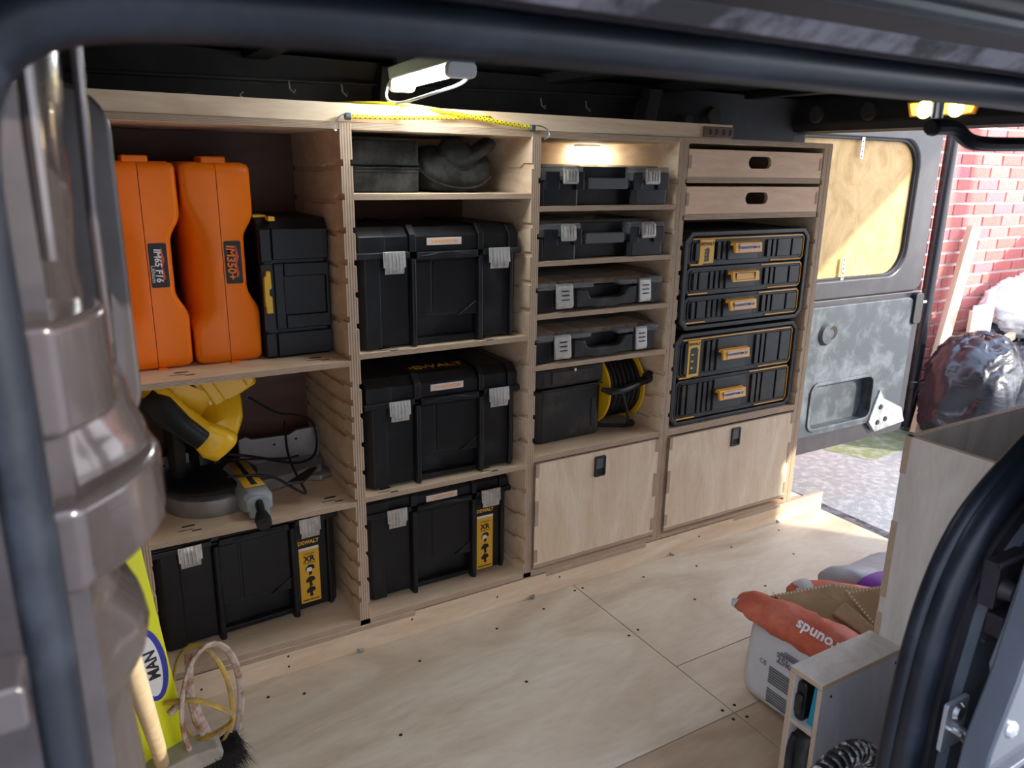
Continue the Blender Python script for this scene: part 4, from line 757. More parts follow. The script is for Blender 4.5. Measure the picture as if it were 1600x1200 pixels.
for x, z in ((-0.142, 0.085), (-0.082, 0.092), (-0.42, 0.075)): MB().lathe([(0.0001, 0.2835), (0.0035, 0.2835), (0.0035, 0.286), (0.0001, 0.286)], 'y', (x, 0, z), 8).build('fence_hole', HOLE, ms)
am = MB(); am.loft([[(cx - w_, y, z0), (cx + w_, y, z0), (cx + w_, y, z1 - 0.012), (cx + w_ - 0.012, y, z1), (cx - w_ + 0.012, y, z1), (cx - w_, y, z1 - 0.012)] for y, cx, w_, z0, z1 in ((0.20, -0.262, 0.034, 0.015, 0.085), (0.06, -0.250, 0.036, 0.015, 0.072), (0.03, -0.247, 0.035, 0.018, 0.068), (0.018, -0.246, 0.028, 0.022, 0.058))])
am.build('arm', SAWGREY, ms, 0.004, 3)
MB().box(-0.272, -0.222, 0.018, 0.05, 0.0, 0.03).build('arm_foot', SAWGREY, ms, 0.006)
s = MB().add([(-0.279, 0.20, 0.0856), (-0.240, 0.20, 0.0856), (-0.224, 0.048, 0.0722), (-0.272, 0.048, 0.0722)], [(0, 1, 2, 3)]).build('arm_sticker', LABELY, ms); s.modifiers.new('t', 'SOLIDIFY').thickness = 0.0008
s2 = MB().add([(-0.264, 0.20, 0.0866), (-0.254, 0.20, 0.0866), (-0.240, 0.058, 0.074), (-0.254, 0.058, 0.074)], [(0, 1, 2, 3)]).build('sticker_slot', HOLE, s); s2.modifiers.new('t', 'SOLIDIFY').thickness = 0.0006
MB().tube([(-0.246, 0.03, 0.045), (-0.249, -0.005, 0.030), (-0.251, -0.018, 0.025)], 0.010, 10).build('detent_rod', BLACKP, ms)
kn = MB().tube([(-0.2505, -0.012, 0.028), (-0.252, -0.035, 0.020), (-0.253, -0.05, 0.015)], [0.013, 0.019, 0.018], 14).build('knob', BLACKP, ms, 0.001); MB().tube([(-0.2528, -0.047, 0.016), (-0.2532, -0.052, 0.0145)], 0.010, 12).build('knob_bore', DARKBLK, kn)
def sq(c, u, v, a, b, n=12, p=3):
    c, u, v = Vector(c), Vector(u).normalized(), Vector(v).normalized(); r = []
    for k in range(n):
        t = 2 * math.pi * k / n; r.append(c + u * a * math.copysign(abs(math.cos(t)) ** (2 / p), math.cos(t)) + v * b * math.copysign(abs(math.sin(t)) ** (2 / p), math.sin(t)))
    return r
# head: D shaped handle running down right, motor behind it
u = (0.55, -0.1, 0.55)
MB().loft([sq(c, u, (0.1, 1, 0.1), a, b, 14) for c, a, b in (((-0.455, 0.12, 0.335), 0.018, 0.02), ((-0.44, 0.095, 0.320), 0.030, 0.024), ((-0.40, 0.075, 0.272), 0.026, 0.022), ((-0.36, 0.055, 0.228), 0.030, 0.026), ((-0.330, 0.050, 0.200), 0.042, 0.034), ((-0.305, 0.060, 0.182), 0.040, 0.036), ((-0.292, 0.070, 0.178), 0.022, 0.022))]).build('handle', YELLOW, ms, 0, 2, 60)
MB().loft([sq(c, u, (0.1, 1, 0.1), a, b, 14) for c, a, b in (((-0.460, 0.095, 0.315), 0.026, 0.020), ((-0.435, 0.066, 0.292), 0.034, 0.022), ((-0.395, 0.045, 0.250), 0.0255, 0.022), ((-0.358, 0.030, 0.216), 0.023, 0.022))]).build('rubber_grip', BLACKP, ms, 0, 2, 60)
MB().loft([sq(c, (1, 0.2, 0.25), (0.3, -0.3, 1), a, b, 16) for c, a, b in (((-0.300, 0.060, 0.195), 0.025, 0.025), ((-0.305, 0.075, 0.210), 0.046, 0.044), ((-0.300, 0.12, 0.235), 0.050, 0.050), ((-0.300, 0.17, 0.265), 0.052, 0.050), ((-0.31, 0.22, 0.285), 0.050, 0.05))]).build('gear_housing', YELLOW, ms, 0, 2, 40)
mo = MB(); mo.prism(rrect(-0.062, 0.062, -0.05, 0.05, 0.012), 'y', -0.055, 0.055); mo.box(-0.05, -0.022, -0.062, -0.05, -0.045, 0.052).box(0.036, 0.058, -0.064, -0.05, -0.045, 0.0)
mo.xf(Matrix.Translation((-0.282, 0.17, 0.318)) @ Matrix.Rotation(math.radians(-28), 4, 'Y') @ Matrix.Rotation(math.radians(-12), 4, 'X')).build('motor_cover', YELLOW, ms, 0.005)
MB().loft([sq(c, (1, 0, 0.4), (0, -0.3, 1), a, b, 14) for c, a, b in (((-0.46, 0.15, 0.32), 0.02, 0.02), ((-0.41, 0.12, 0.305), 0.032, 0.03), ((-0.36, 0.12, 0.27), 0.035, 0.036), ((-0.32, 0.12, 0.25), 0.03, 0.03))]).build('upper_guard', YELLOW, ms, 0, 2, 50)
MB().lathe([(0.0001, -0.014), (0.105, -0.012), (0.112, 0), (0.105, 0.012), (0.0001, 0.014)], 'x', (-0.40, 0.20, 0.185), 32).build('blade_guard', DARKBLK, ms)
MB().tube([(-0.23, 0.22, 0.350), (-0.19, 0.24, 0.345)], 0.052, 18).build('motor_cap', DARKBLK, ms, 0.004)
MB().tube([(-0.33, 0.26, 0.03), (-0.33, 0.30, 0.15), (-0.31, 0.24, 0.27)], 0.03, 10).build('pivot_column', DARKBLK, ms)
MB().prism([(-0.17, 0.06), (-0.09, 0.13), (-0.07, 0.13), (-0.13, 0.05)], 'z', 0.055, 0.063).build('clamp_foot', DARKBLK, ms, 0.002)
# cable loops
c1 = MB().tube(smooth([(-0.205, 0.25, 0.668), (-0.13, 0.27, 0.605), (-0.09, 0.27, 0.60), (-0.04, 0.27, 0.58), (-0.028, 0.26, 0.525), (-0.05, 0.22, 0.485), (-0.10, 0.20, 0.482), (-0.16, 0.17, 0.51), (-0.23, 0.13, 0.55), (-0.29, 0.12, 0.57)], 3), 0.0036, 7)
tag(c1.build('power_cable', DARKBLK), 'black mains cable looping from the saw towards the bay wall', 'cable')
c2 = MB().tube(smooth([(-0.30, 0.10, 0.52), (-0.24, 0.08, 0.52), (-0.19, 0.10, 0.50), (-0.15, 0.06, 0.472), (-0.12, 0.05, 0.452), (-0.135, 0.08, 0.49), (-0.14, 0.16, 0.53), (-0.125, 0.22, 0.60)], 3), 0.0034, 7).tube(smooth([(-0.285, 0.13, 0.55), (-0.20, 0.17, 0.525), (-0.14, 0.18, 0.51), (-0.10, 0.2, 0.505)], 2), 0.0032, 6)
tag(c2.build('battery_lead', DARKBLK), 'thin black lead with clip lying over the grey saw arm', 'cable')

# ============================================================ ROOF LAMP, BUNGEES
lp_ = thing('work_light', 'lit white tube work light fixed across the black van roof', 'lamp', (0.182, -0.045, 1.456), (0, 0, math.radians(-4)))
LL = 0.195
MB().prism([(-0.034, 0.030), (-0.030, 0.0), (0.030, 0.0), (0.034, 0.030)], 'y', -LL, LL).build('housing', pbr('grey_green_lamp_body', (0.35, 0.42, 0.40), 0.4), lp_, 0.004)
MB().tube([(0.0, -LL + 0.02, -0.008), (0.0, LL - 0.02, -0.008)], 0.0135, 14).build('tube', TUBE, lp_)
MB().prism(rrect(-0.032, 0.032, -0.028, 0.004, 0.012), 'y', -LL - 0.002, -LL + 0.022).build('end_cap', WHITEP, lp_, 0.003); MB().prism(rrect(-0.032, 0.032, -0.028, 0.004, 0.012), 'y', LL - 0.022, LL + 0.002).build('end_cap', WHITEP, lp_, 0.003)
MB().prism([(-0.03, 0.03), (0.03, 0.03), (0.03, 0.06), (-0.03, 0.06)], 'y', -0.16, -0.13).build('roof_bracket', STEEL, lp_); MB().prism([(-0.03, 0.03), (0.03, 0.03), (0.03, 0.06), (-0.03, 0.06)], 'y', 0.13, 0.16).build('roof_bracket', STEEL, lp_)
MB().tube(smooth([(0.02, -LL, -0.004), (0.03, -LL + 0.05, -0.032), (-0.02, -0.08, -0.05), (-0.04, 0.06, -0.062), (-0.05, 0.13, -0.058), (-0.045, 0.18, -0.04), (-0.03, 0.196, -0.008)], 3), 0.0035, 8).build('lamp_lead', WHITEP, lp_)
def bungee(label, pts, hook0, hook1):
    t = thing('bungee_cord', label, 'cord', pts[0], (0, 0, 0), 'bungee cords hooked along the rack top'); p0 = Vector(pts[0]); P = [Vector(p) - p0 for p in smooth(pts, 2)]
    MB().tube(P, 0.0052, 8).build('cord', LABELY2, t)
    L = [0]
    for a, b in zip(P, P[1:]): L.append(L[-1] + (b - a).length)
    m = MB(); s = 0.01; i = 0
    while s < L[-1]:
        while i < len(L) - 2 and L[i + 1] < s: i += 1
        q = P[i].lerp(P[i + 1], (s - L[i]) / max(1e-6, L[i + 1] - L[i]))
        for dz, dy in ((0.002, -0.0054), (-0.0030, -0.0048)):
            c = q + Vector((0.006 if dz < 0 else 0, dy, dz)); m.add([c + Vector((-.0022, 0, 0)), c + Vector((0, 0, .0018)), c + Vector((.0022, 0, 0)), c + Vector((0, 0, -.0018)), c + Vector((0, -.0008, 0))], [(0, 1, 4), (1, 2, 4), (2, 3, 4), (3, 0, 4)])
        s += 0.012
    o = m.build('black_fleck', DARKBLK, t); o['kind'] = 'stuff'
    for e, hk in ((P[0], hook0), (P[-1], hook1)):
        if hk:
            MB().tube(smooth([e + Vector(v) for v in hk], 2), 0.0016, 6).build('hook', STEEL, t)
            MB().lathe([(0.004, -0.008), (0.008, -0.006), (0.008, 0.006), (0.004, 0.008)], 'x', e, 12).build('hook_coil', pbr('blue_grey_coil', (0.12, 0.16, 0.18), 0.4, 0.6), t)
LABELY2 = pbr('bungee_yellow', (0.86, 0.66, 0.02), 0.55, bump=0.3, bscale=300)
bungee('yellow bungee cord rising to the right, hooked over the panel beside the orange cases', [(0.003, -0.004, 1.357), (0.10, 0.0, 1.359), (0.25, 0.002, 1.366), (0.40, 0.004, 1.372), (0.7, 0.3, 1.392), (0.95, 0.33, 1.394)], [(0, 0, 0.006), (-0.015, -0.006, 0.004), (-0.032, -0.010, -0.012), (-0.036, -0.008, -0.032), (-0.028, -0.004, -0.030)], [(0, 0, 0), (0.03, 0, 0.002), (0.05, 0.01, 0.01)])
bungee('yellow bungee cord falling to the right, hooked over the panel left of the organisers', [(-0.12, 0.36, 1.405), (0.02, 0.32, 1.40), (0.12, 0.05, 1.3945), (0.25, 0.0, 1.379), (0.33, -0.006, 1.366), (0.485, -0.006, 1.3505)], [(0, 0, 0), (-0.03, 0, 0.01), (-0.02, -0.01, 0.02)], [(0, 0, 0.004), (0.02, -0.006, 0.006), (0.042, -0.008, -0.002), (0.048, -0.008, -0.018), (0.034, -0.004, -0.026)])

# ============================================================ NEAR-SIDE PLYWOOD BOXES
tb = thing('plywood_bin', 'tall open-topped pale plywood bin beside the sliding door seal', 'box', (0.75, -0.94, 0.0))
def gp(name, *a, par=None, m=GREYPLY): return ply(name, *a, parent=par, face=m)
gp('side_panel', 0.0, 0.012, -0.30, 0.0, 0.0, 0.776, par=tb); gp('side_panel', 0.012, 0.62, -0.012, 0.0, 0.0, 0.776, par=tb, m=GREYPLY)
gp('side_panel', 0.62, 0.632, -0.30, 0.0, 0.0, 0.776, par=tb); gp('side_panel', 0.012, 0.62, -0.30, -0.288, 0.0, 0.776, par=tb); gp('bottom_panel', 0.012, 0.62, -0.288, -0.012, 0.10, 0.112, par=tb)
for z0, z1 in ((0.70, 0.776), (0.435, 0.60), (0.345, 0.40)): MB().box(-0.0008, 0.012, -0.0121, 0.0006, z0, z1).build('joint_tab', EDGE['Y'], tb)
rub = thing('rubble_sack', 'crumpled pale sack lying inside the tall plywood bin', 'sack', (1.06, -1.09, 0.113))
blobmesh('sack_body', SACKG, rub, (0.5, 0.25, 0.56), 48, 5, (0, 0, 0), amp=0.012, sc=12, seed=5)
lb = thing('plywood_box', 'low narrow plywood box with an open end holding a battery', 'box', (0.512, -1.003, 0.0))
gp('side_panel', 0.0, 0.238, 0.060, 0.072, 0.0, 0.338, par=lb); gp('side_panel', 0.0, 0.238, 0.0, 0.010, 0.0, 0.338, par=lb, m=wood('grey_shaded_ply', (0.33, 0.32, 0.33), (0.38, 0.37, 0.38), (0.42, 0.41, 0.42), (3, 3, 1.2)))  # near side uses a darker ply copy, shade put into its colour
gp('top_panel', 0.0, 0.238, 0.0, 0.072, 0.3385, 0.350, par=lb); gp('shelf', 0.0, 0.238, 0.0102, 0.0598, 0.232, 0.240, par=lb); gp('shelf', 0.0, 0.238, 0.0102, 0.0598, 0.06, 0.068, par=lb)
for x, z in ((0.028, 0.318), (0.222, 0.322)): MB().lathe([(0.0001, -0.0014), (0.003, -0.001), (0.003, 0.0), (0.0001, 0.0)], 'y', (x, 0, z), 8).build('screw_head', HOLE, lb)
bt = thing('tool_battery', 'black battery with turquoise charger side in the low plywood box', 'battery', (0.520, -0.9925, 0.2405))
MB().prism(chamf(0.026, 0.048, 0.0, 0.085, 0.006), 'x', 0.0, 0.10).build('battery_body', BLACKP, bt, 0.003); MB().prism(chamf(0.030, 0.046, 0.015, 0.06, 0.004), 'x', -0.006, 0.0).build('battery_catch', DUSTP, bt, 0.002)
MB().prism([(0.002, 0.0), (0.022, 0.0), (0.016, 0.085), (0.004, 0.095)], 'x', 0.006, 0.10).build('turquoise_casing', TEAL, bt, 0.003)
bg_ = thing('tool_bag', 'grey webbing tool bag pushed into the lower slot of the plywood box', 'bag', (0.514, -0.9915, 0.0685))
blobmesh('bag_body', DUSTP, bg_, (0.045, 0.20, 0.150), 24, 6, (0.10, 0.0235, 0.0), (0, 0, math.pi / 2), amp=0.004, sc=40, seed=2)
MB().tube(smooth([(0.0, 0.040, 0.01), (-0.004, 0.036, 0.06), (-0.002, 0.040, 0.11), (0.004, 0.036, 0.14)], 2), 0.007, 8).build('bag_strap', FABRIC, bg_)
hs = thing('vacuum_hose', 'plaster-flecked black corrugated hose arching beside the low plywood box', 'hose', (0, 0, 0))
hp = smooth([(0.25, -1.15, 0.008), (0.27, -1.14, 0.16), (0.32, -1.12, 0.262), (0.37, -1.11, 0.292), (0.44, -1.10, 0.296), (0.508, -1.09, 0.282), (0.565, -1.09, 0.235), (0.60, -1.10, 0.15), (0.63, -1.12, 0.008)], 3)
MB().tube(hp, 0.0165, 12).build('hose_wall', DARKBLK, hs)
HOSEM = pbr('plaster_flecked_rubber', (0.02, 0.021, 0.023), 0.5, col2=(0.45, 0.43, 0.41), scale=55, lo=0.52, hi=0.6)
m = MB(); acc = 0
for a, b in zip(hp, hp[1:]):
    acc += (b - a).length
    if acc > 0.012:
        acc = 0; t = (b - a).normalized(); uu = t.cross(Vector((0, 1, 0))).normalized(); vv = t.cross(uu)
        m.tube([a + (uu * math.cos(q) + vv * math.sin(q)) * 0.0175 for q in [2 * math.pi * i / 12 for i in range(12)]], 0.0038, 6, closed=True)
o = m.build('hose_rings', HOSEM, hs); o['kind'] = 'stuff'

def facing(nrm, xdir):
    z = Vector(nrm).normalized(); x = Vector(xdir); x = (x - z * x.dot(z)).normalized(); return Matrix((x, z.cross(x), z)).transposed().to_euler()
# ============================================================ SACKS AND POUCHES
s1 = thing('plaster_sack', 'white and red 25kg sack nearest the low plywood box', 'sack', (0.95, -0.745, 0.0))
def sack_shape(x, y, z):
    return x, y * (1 - 0.10 * z / 0.2), z * (1 - 0.38 * max(0, min(1, (x + 0.12) / 0.2))) + 0.5 * z * 0.1 * math.sin((y + 0.1) * 9)
bs = blobmesh('sack_body', SACKW, s1, (0.42, 0.275, 0.225), 56, 7, (0, 0, 0), amp=0.004, sc=12, seed=1, shape=sack_shape)
def rollmesh(name, pts, radii, m, par, seed, flat=0.75, amp=0.006):
    P = [Vector(p) for p in smooth(pts, 2)]; N = len(P); R_ = []
    for i in range(N):
        f = i / (N - 1) * (len(radii) - 1); k = min(int(f), len(radii) - 2); R_.append(radii[k] + (radii[k + 1] - radii[k]) * (f - k))
    mb = MB().tube(P, R_, 20, ell=flat); o = mb.build(name, m, par, 0, 2, 70); crinkle(o, amp, 26, seed); return o
RB = rollmesh('red_fold', [(-0.205, 0.150, 0.232), (-0.19, 0.12, 0.243), (-0.175, 0.06, 0.236), (-0.165, -0.02, 0.238), (-0.155, -0.09, 0.236), (-0.15, -0.14, 0.222)], [0.016, 0.034, 0.044, 0.050, 0.054, 0.054], SACKR, s1, 3, amp=0.010)
rollmesh('white_band', [(-0.215, 0.165, 0.231), (-0.203, 0.148, 0.232), (-0.196, 0.135, 0.238)], [0.008, 0.019, 0.025], SACKW, s1, 4, amp=0.002)
INK = pbr('grey_ink', (0.16, 0.15, 0.16), 0.6)
rt = (math.pi / 2, 0, -math.pi / 2)
text('25kg', 0.026, INK, s1, (-0.2125, -0.005, 0.160), rt, bold=0.0008, name='lettering'); text('CE', 0.018, INK, s1, (-0.2135, 0.055, 0.130), rt)
for k in range(7): MB().box(-0.2155, -0.2115, -0.06 + 0.01 * (k % 3), 0.035, 0.128 - k * 0.0065, 0.1302 - k * 0.0065).build('print_line', INK, s1)
for k in range(6): MB().box(-0.2155, -0.2115, -0.09 + 0.012 * (k % 2), 0.035, 0.070 - k * 0.0065, 0.0722 - k * 0.0065).build('print_line', INK, s1)
for k in range(3): MB().box(-0.2135, -0.2105, -0.075, 0.0 + 0.01 * k, 0.186 - k * 0.006, 0.188 - k * 0.006).build('print_line', INK, s1)
text('grounds', 0.034, WHITEP, s1, (-0.206, -0.080, 0.272), facing((-0.72, -0.3, 0.62), (-0.05, 1.0, 0.0)), bold=0.0008)
s2_ = thing('plaster_sack', 'red-necked sack lying behind the leather pouches', 'sack', (1.22, -0.62, 0.0))
blobmesh('sack_body', SACKR, s2_, (0.34, 0.22, 0.14), 48, 3.0, (0.02, -0.02, 0), amp=0.006, sc=14, seed=6)
rollmesh('twisted_neck', [(-0.235, 0.065, 0.165), (-0.205, 0.050, 0.170), (-0.16, 0.02, 0.165), (-0.10, -0.04, 0.160), (0.0, -0.10, 0.14)], [0.022, 0.036, 0.046, 0.050, 0.05], SACKR, s2_, 7)
rollmesh('white_band', [(-0.222, 0.062, 0.166), (-0.205, 0.050, 0.171), (-0.192, 0.043, 0.170)], [0.030, 0.041, 0.046], SACKW, s2_, 8, amp=0.003)
s3_ = thing('plaster_sack', 'grey sack with a purple printed panel, half hidden by the tall bin', 'sack', (1.37, -0.61, 0.0))
blobmesh('sack_body', SACKG, s3_, (0.38, 0.27, 0.15), 48, 3.4, (0.0, 0.0, 0), (0, 0, 0.1), amp=0.007, sc=14, seed=9)
rollmesh('grey_neck', [(-0.24, 0.065, 0.165), (-0.18, 0.04, 0.168), (-0.10, 0.00, 0.150)], [0.022, 0.042, 0.05], SACKG, s3_, 10)
rollmesh('purple_panel', [(-0.19, -0.005, 0.150), (-0.14, -0.04, 0.150), (-0.02, -0.08, 0.14), (0.1, -0.09, 0.10)], [0.030, 0.062, 0.080, 0.08], PURPLE, s3_, 12, amp=0.003)
text('S', 0.06, WHITEP, s3_, (-0.080, -0.118, 0.150), (math.radians(60), 0, math.radians(150)), bold=0.001)
# leather pouches
def pouch(label, loc, rot, out, notch, badge=None):
    t = thing('leather_pouch', label, 'tool pouch', loc, rot, None)
    b = MB().prism(out, 'z', 0.0, 0.012).build('back_panel', LEATHER, t, 0.003)
    f = MB().prism([(x * .97 + .002, y * .97) for x, y in out], 'z', 0.016, 0.028).build('front_panel', LEATHER, t, 0.004)
    m = MB(); n = len(out)
    for i in range(n):
        a, c = Vector(out[i]), Vector(out[(i + 1) % n]); L = (c - a).length; d = (c - a) / L; nn = Vector((-d.y, d.x)); k = 0.006
        while k < L - 0.006:
            p = a + d * k + nn * 0.008; m.box(p.x - .0017, p.x + .0017, p.y - .0017, p.y + .0017, 0.0275, 0.0293); k += 0.0085
    o = m.build('stitching', THREAD, t); o['kind'] = 'stuff'
    if badge: bb_ = MB().prism(rrect(*badge, 0.003), 'z', 0.028, 0.0295).build('yellow_badge', LABELY, t); text('TOOLS', 0.010, DARKBLK, bb_, ((badge[0] + badge[1]) / 2, (badge[2] + badge[3]) / 2, 0.0296), (0, 0, math.pi))
    return t
def facing(nrm, xdir):
    z = Vector(nrm).normalized(); x = Vector(xdir); x = (x - z * x.dot(z)).normalized(); return Matrix((x, z.cross(x), z)).transposed().to_euler()
# outlines counter-clockwise
P1 = pouch('tan suede pouch leaning from the red fold of the nearest sack', (0.905, -0.765, 0.228), facing((-0.45, -0.45, 0.75), (0.75, -0.62, 0.0)), [(-0.165, 0.045), (-0.05, -0.050), (0.06, -0.11), (0.12, -0.10), (0.13, -0.02), (0.10, 0.075), (-0.02, 0.085)], None)
P2 = pouch('darker suede pouch with a yellow badge and curved cut, nearest the tall bin', (0.985, -0.825, 0.244), facing((-0.40, -0.55, 0.74), (0.82, -0.55, 0.0)), [(-0.10, 0.055), (-0.01, -0.085), (0.02, -0.092), (0.045, -0.06), (0.07, -0.028), (0.14, -0.02), (0.15, 0.06), (0.02, 0.078)], None, (0.075, 0.115, 0.022, 0.042))
MB().prism([(-0.03, 0.0), (0.09, -0.09), (0.11, -0.07), (0.0, 0.03)], 'z', 0.03, 0.055).build('side_gusset', LEATHER, P1, 0.005)
MB().prism(rrect(0.03, 0.075, -0.085, -0.06, 0.003), 'z', 0.056, 0.0585).build('silver_label', STEEL, P1)

# ============================================================ LEVEL, BROOM, MIXING PADDLE
lv = thing('spirit_level', 'lemon yellow level with a blue-rimmed white oval, leaning behind the door pillar', 'spirit level', (-0.528, -0.225, 0.0), (math.radians(0), math.radians(-5.5), math.radians(8)))
MB().box(-0.055, 0.055, -0.014, 0.014, 0, 1.0).build('beam', LEVELY, lv, 0.003)
ov = MB().lathe([(0.0001, -0.0155), (0.05, -0.0155), (0.05, -0.0135), (0.0001, -0.0135)], 'y', n=36); ov.v = [(x * 0.62 + 0.020, y, z * 1.7 + 0.285) for x, y, z in ov.v]; ovo = ov.build('blue_oval', BLUEP, lv)
ov = MB().lathe([(0.0001, -0.0162), (0.05, -0.0162), (0.05, -0.0150), (0.0001, -0.0150)], 'y', n=36); ov.v = [(x * 0.44 + 0.018, y, z * 1.45 + 0.285) for x, y, z in ov.v]; ov.build('white_oval', WHITEP, ovo)
text('MAN', 0.03, DARKBLK, ovo, (0.024, -0.0165, 0.285), (math.pi / 2, -math.pi / 2, 0), bold=0.001)
br = thing('yard_broom', 'wooden broom with dark bristles leaning in the bottom left corner', 'broom', (-0.47, -0.262, 0.0))
MB().tube([(-0.066, -0.02, 0.085), (-0.076, -0.15, 0.23), (-0.094, -0.36, 0.46), (-0.110, -0.54, 0.66)], 0.0135, 12).build('handle', POLEW, br)
hd_ = MB().prism([(-0.105, 0.045), (0.055, 0.045), (0.062, 0.06), (0.055, 0.078), (0.0, 0.088), (-0.075, 0.085), (-0.108, 0.07)], 'y', -0.032, 0.032)
hd_.xf(Matrix.Rotation(math.radians(-10), 4, 'Y')); hd_.build('head', GREYWOOD, br, 0.005)
bm_ = MB(); rnd = random.Random(4)
for k in range(1500):
    x = rnd.uniform(-0.10, 0.085); y = rnd.uniform(-0.032, 0.032); z0 = 0.050 + x * .2; dx, dy = rnd.gauss(0, 0.010) + x * 0.22, rnd.gauss(0, 0.010) + y * 0.5; z1 = rnd.uniform(0.001, 0.012)
    a = Vector((x, y, z0)); b = Vector((x + dx, y + dy, z1)); bm_.add([a + Vector((-.0009, 0, 0)), a + Vector((.0009, 0, 0)), b, a + Vector((0, .0012, 0))], [(0, 1, 2), (1, 3, 2), (3, 0, 2)])
for k in range(900):
    a = Vector((rnd.uniform(0.02, 0.06), rnd.uniform(-0.03, 0.03), rnd.uniform(0.03, 0.062))); b = a + Vector((rnd.uniform(0.01, 0.055), rnd.gauss(0, 0.015), rnd.uniform(-0.03, 0.02)))
    bm_.add([a + Vector((0, 0, -.0009)), a + Vector((0, 0, .0009)), b, a + Vector((0, .0012, 0))], [(0, 1, 2), (1, 3, 2), (3, 0, 2)])
o = bm_.build('bristles', BRISTLE, br); o['kind'] = 'stuff'
mp_ = thing('mixing_paddle', 'plaster-crusted round mixing paddle standing against the rack plinth', 'mixer', (-0.432, -0.245, 0.0))
C0 = Vector((0.0, 0.0, 0.155))
def ringpts(c, rx, rz, tilt, n=28, a0=0, a1=360):
    r = []
    for i in range(n + (0 if a1 - a0 == 360 else 1)):
        a = math.radians(a0 + (a1 - a0) * i / n); p = Vector((rx * math.cos(a), 0, rz * math.sin(a))); p.rotate(Matrix.Rotation(tilt, 3, 'Z')); r.append(c + p)
    return r
MB().tube(ringpts(C0 + Vector((0.005, 0, 0)), 0.070, 0.143, math.radians(25)), 0.0075, 8, closed=True, ell=0.6).build('outer_hoop', MUDDY, mp_)
MB().tube(ringpts(C0 + Vector((-0.01, 0.02, 0.012)), 0.066, 0.125, math.radians(-40)), 0.005, 8, closed=True, ell=0.6).build('yellow_hoop', GILT, mp_)
MB().tube(smooth([(-0.085, 0.0, 0.195), (-0.03, -0.03, 0.205), (0.03, -0.05, 0.165), (0.042, -0.05, 0.140), (0.0, -0.03, 0.105), (-0.03, 0, 0.085), (-0.09, 0.03, 0.05)], 2), 0.0075, 8, ell=0.5).build('helical_blade', GILT, mp_)
MB().tube([(-0.03, 0, 0.292), (-0.035, 0, 0.20), (-0.025, 0, 0.13), (-0.005, 0, 0.06), (0.015, -0.01, 0.014)], [0.008, 0.009, 0.0125, 0.011, 0.012], 10).build('shaft', MUDDY, mp_)
MB().tube([(-0.035, 0, 0.20), (-0.08, -0.02, 0.18)], 0.007, 8).build('spoke', MUDDY, mp_)

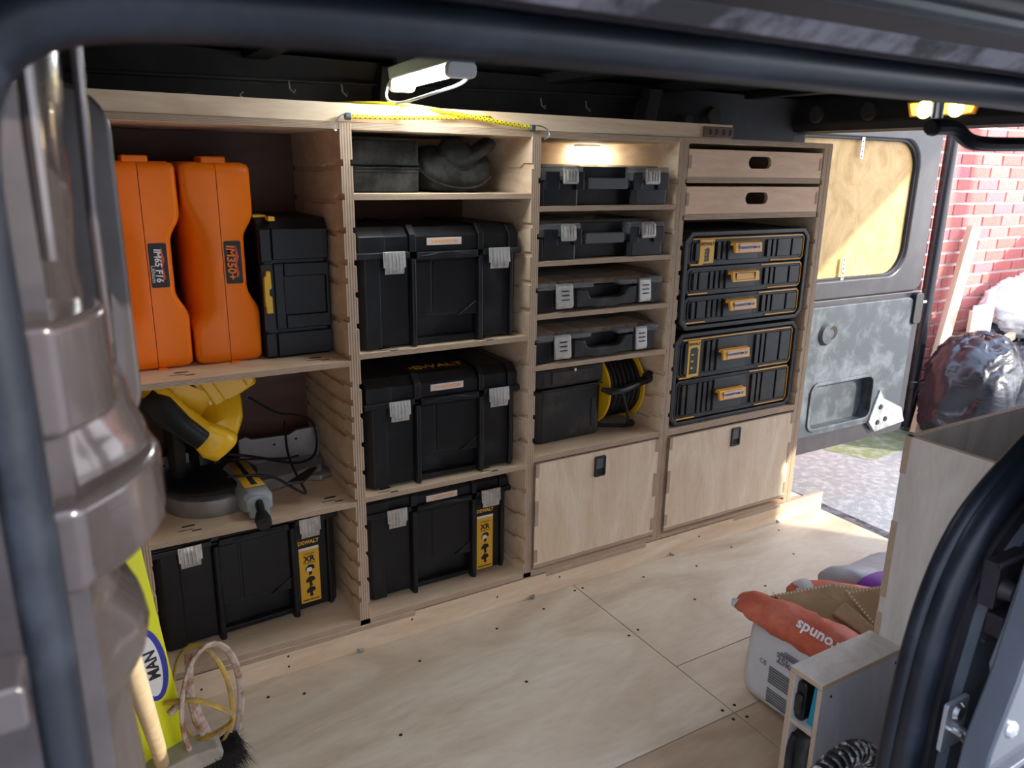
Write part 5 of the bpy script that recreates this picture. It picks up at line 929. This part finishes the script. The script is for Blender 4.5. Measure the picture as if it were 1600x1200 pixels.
# ============================================================ OUTSIDE: RUBBISH AGAINST THE WALL
pk_ = thing('timber_batten', 'pale timber batten leaning on the brick wall beside the bin bags', 'timber', (3.93, 0.885, -0.33))
v0 = Vector((0, 0, 0.0)); v1 = Vector((4.36 - 3.93, 0.985 - 0.885, 0.925 + 0.33)); dd = (v1 - v0)
mb = MB(); mb.box(-0.034, 0.034, -0.024, 0.024, 0, dd.length, 0); mb.xf(Matrix.Translation((0, 0, 0.02)) @ dd.to_track_quat('Z', 'Y').to_matrix().to_4x4() @ Matrix.Rotation(math.radians(55), 4, 'Z'))
bt_ = mb.build('batten', PINE, pk_, 0.002)
for k in range(14):
    p = v0.lerp(v1, 0.04 + k * 0.066); 
def binbag(label, loc, size, m, seed, p=2.6, amp=0.035, neck=True, sc=4.5, group=None, rot=0):
    t = thing('rubbish_bag', label, 'bag', loc, (0, 0, rot), group)
    def sh(x, y, z):
        f = z / size[2]; k = 1 - 0.35 * max(0, f - 0.55) ** 1.2; return x * k, y * k, z
    b_ = blobmesh('bag_body', m, t, size, 96, p, amp=amp, sc=sc, seed=seed, shape=sh); crinkle(b_, amp * 0.55, sc * 1.8, seed + 5, True, (0.7, 0.7, 2.4)); crinkle(b_, amp * 0.25, sc * 4.5, seed + 9, True, (0.6, 0.6, 2.2))
    for v in b_.data.vertices: v.co.z = max(v.co.z, 0.0)
    if neck: blobmesh('gathered_neck', m, t, (size[0] * .5, size[1] * .5, size[2] * .28), 40, 2.2, (size[0] * .08, 0, size[2] * .84), (0.25, 0.15, 0.5), amp * .9, sc * 2, seed + 20)
    return t
binbag('shiny black bin bag nearest the open rear door', (4.05, 0.66, -0.33), (0.50, 0.42, 0.66), BINBAG, 1, group=None, rot=0.2, neck=False, p=3.4)
binbag('black bin bag in the middle of the heap, timber offcuts in its mouth', (4.50, 0.62, -0.33), (0.40, 0.42, 0.54), BINBAG, 2, neck=False, p=3.6)
binbag('black bin bag at the right edge of the heap by the fence', (4.93, 0.60, -0.33), (0.44, 0.44, 0.56), BINBAG, 3, neck=False, p=3.4)
binbag('black bin bag wedged behind the others against the brick wall', (4.66, 0.87, -0.33), (0.60, 0.18, 0.66), BINBAG, 11, neck=False)
binbag('translucent white bin bag tied at the top, lying on the black ones', (4.83, 0.82, 0.26), (0.60, 0.40, 0.34), WHITEBAG, 4, amp=0.03, sc=6, p=2.4)
wb = thing('board_offcut', 'white board offcut standing in the black bags', 'board', (4.36, 0.84, 0.15)); MB().box(-0.11, 0.11, -0.008, 0.008, 0, 0.33).build('board', WHITEP, wb, 0.002); MB().box(-0.135, -0.115, -0.012, 0.012, 0.05, 0.30).build('batten_edge', PINE, wb, 0.001)
def offcut(label, loc, rot, l, w_=0.022, d=0.035):
    t = thing('timber_offcut', label, 'timber', loc, rot); MB().box(-w_, w_, -d / 2, d / 2, 0, l).build('wood', PINE, t, 0.002)
offcut('short upright timber offcut poking from the black bags', (4.70, 0.62, 0.10), (0.0, 0.05, 0.3), 0.36, 0.035, 0.03)
offcut('short timber offcut lying level beside the white board', (4.36, 0.72, 0.245), (0, math.radians(78), 0.1), 0.20, 0.022, 0.04)
rdd = thing('black_tube', 'dark tube lying across the tops of the black bags', 'tube', (4.50, 0.45, 0.10)); MB().tube([(0, 0, 0.0), (0.5, -0.04, 0.12)], 0.022, 12).build('tube', DARKBLK, rdd)
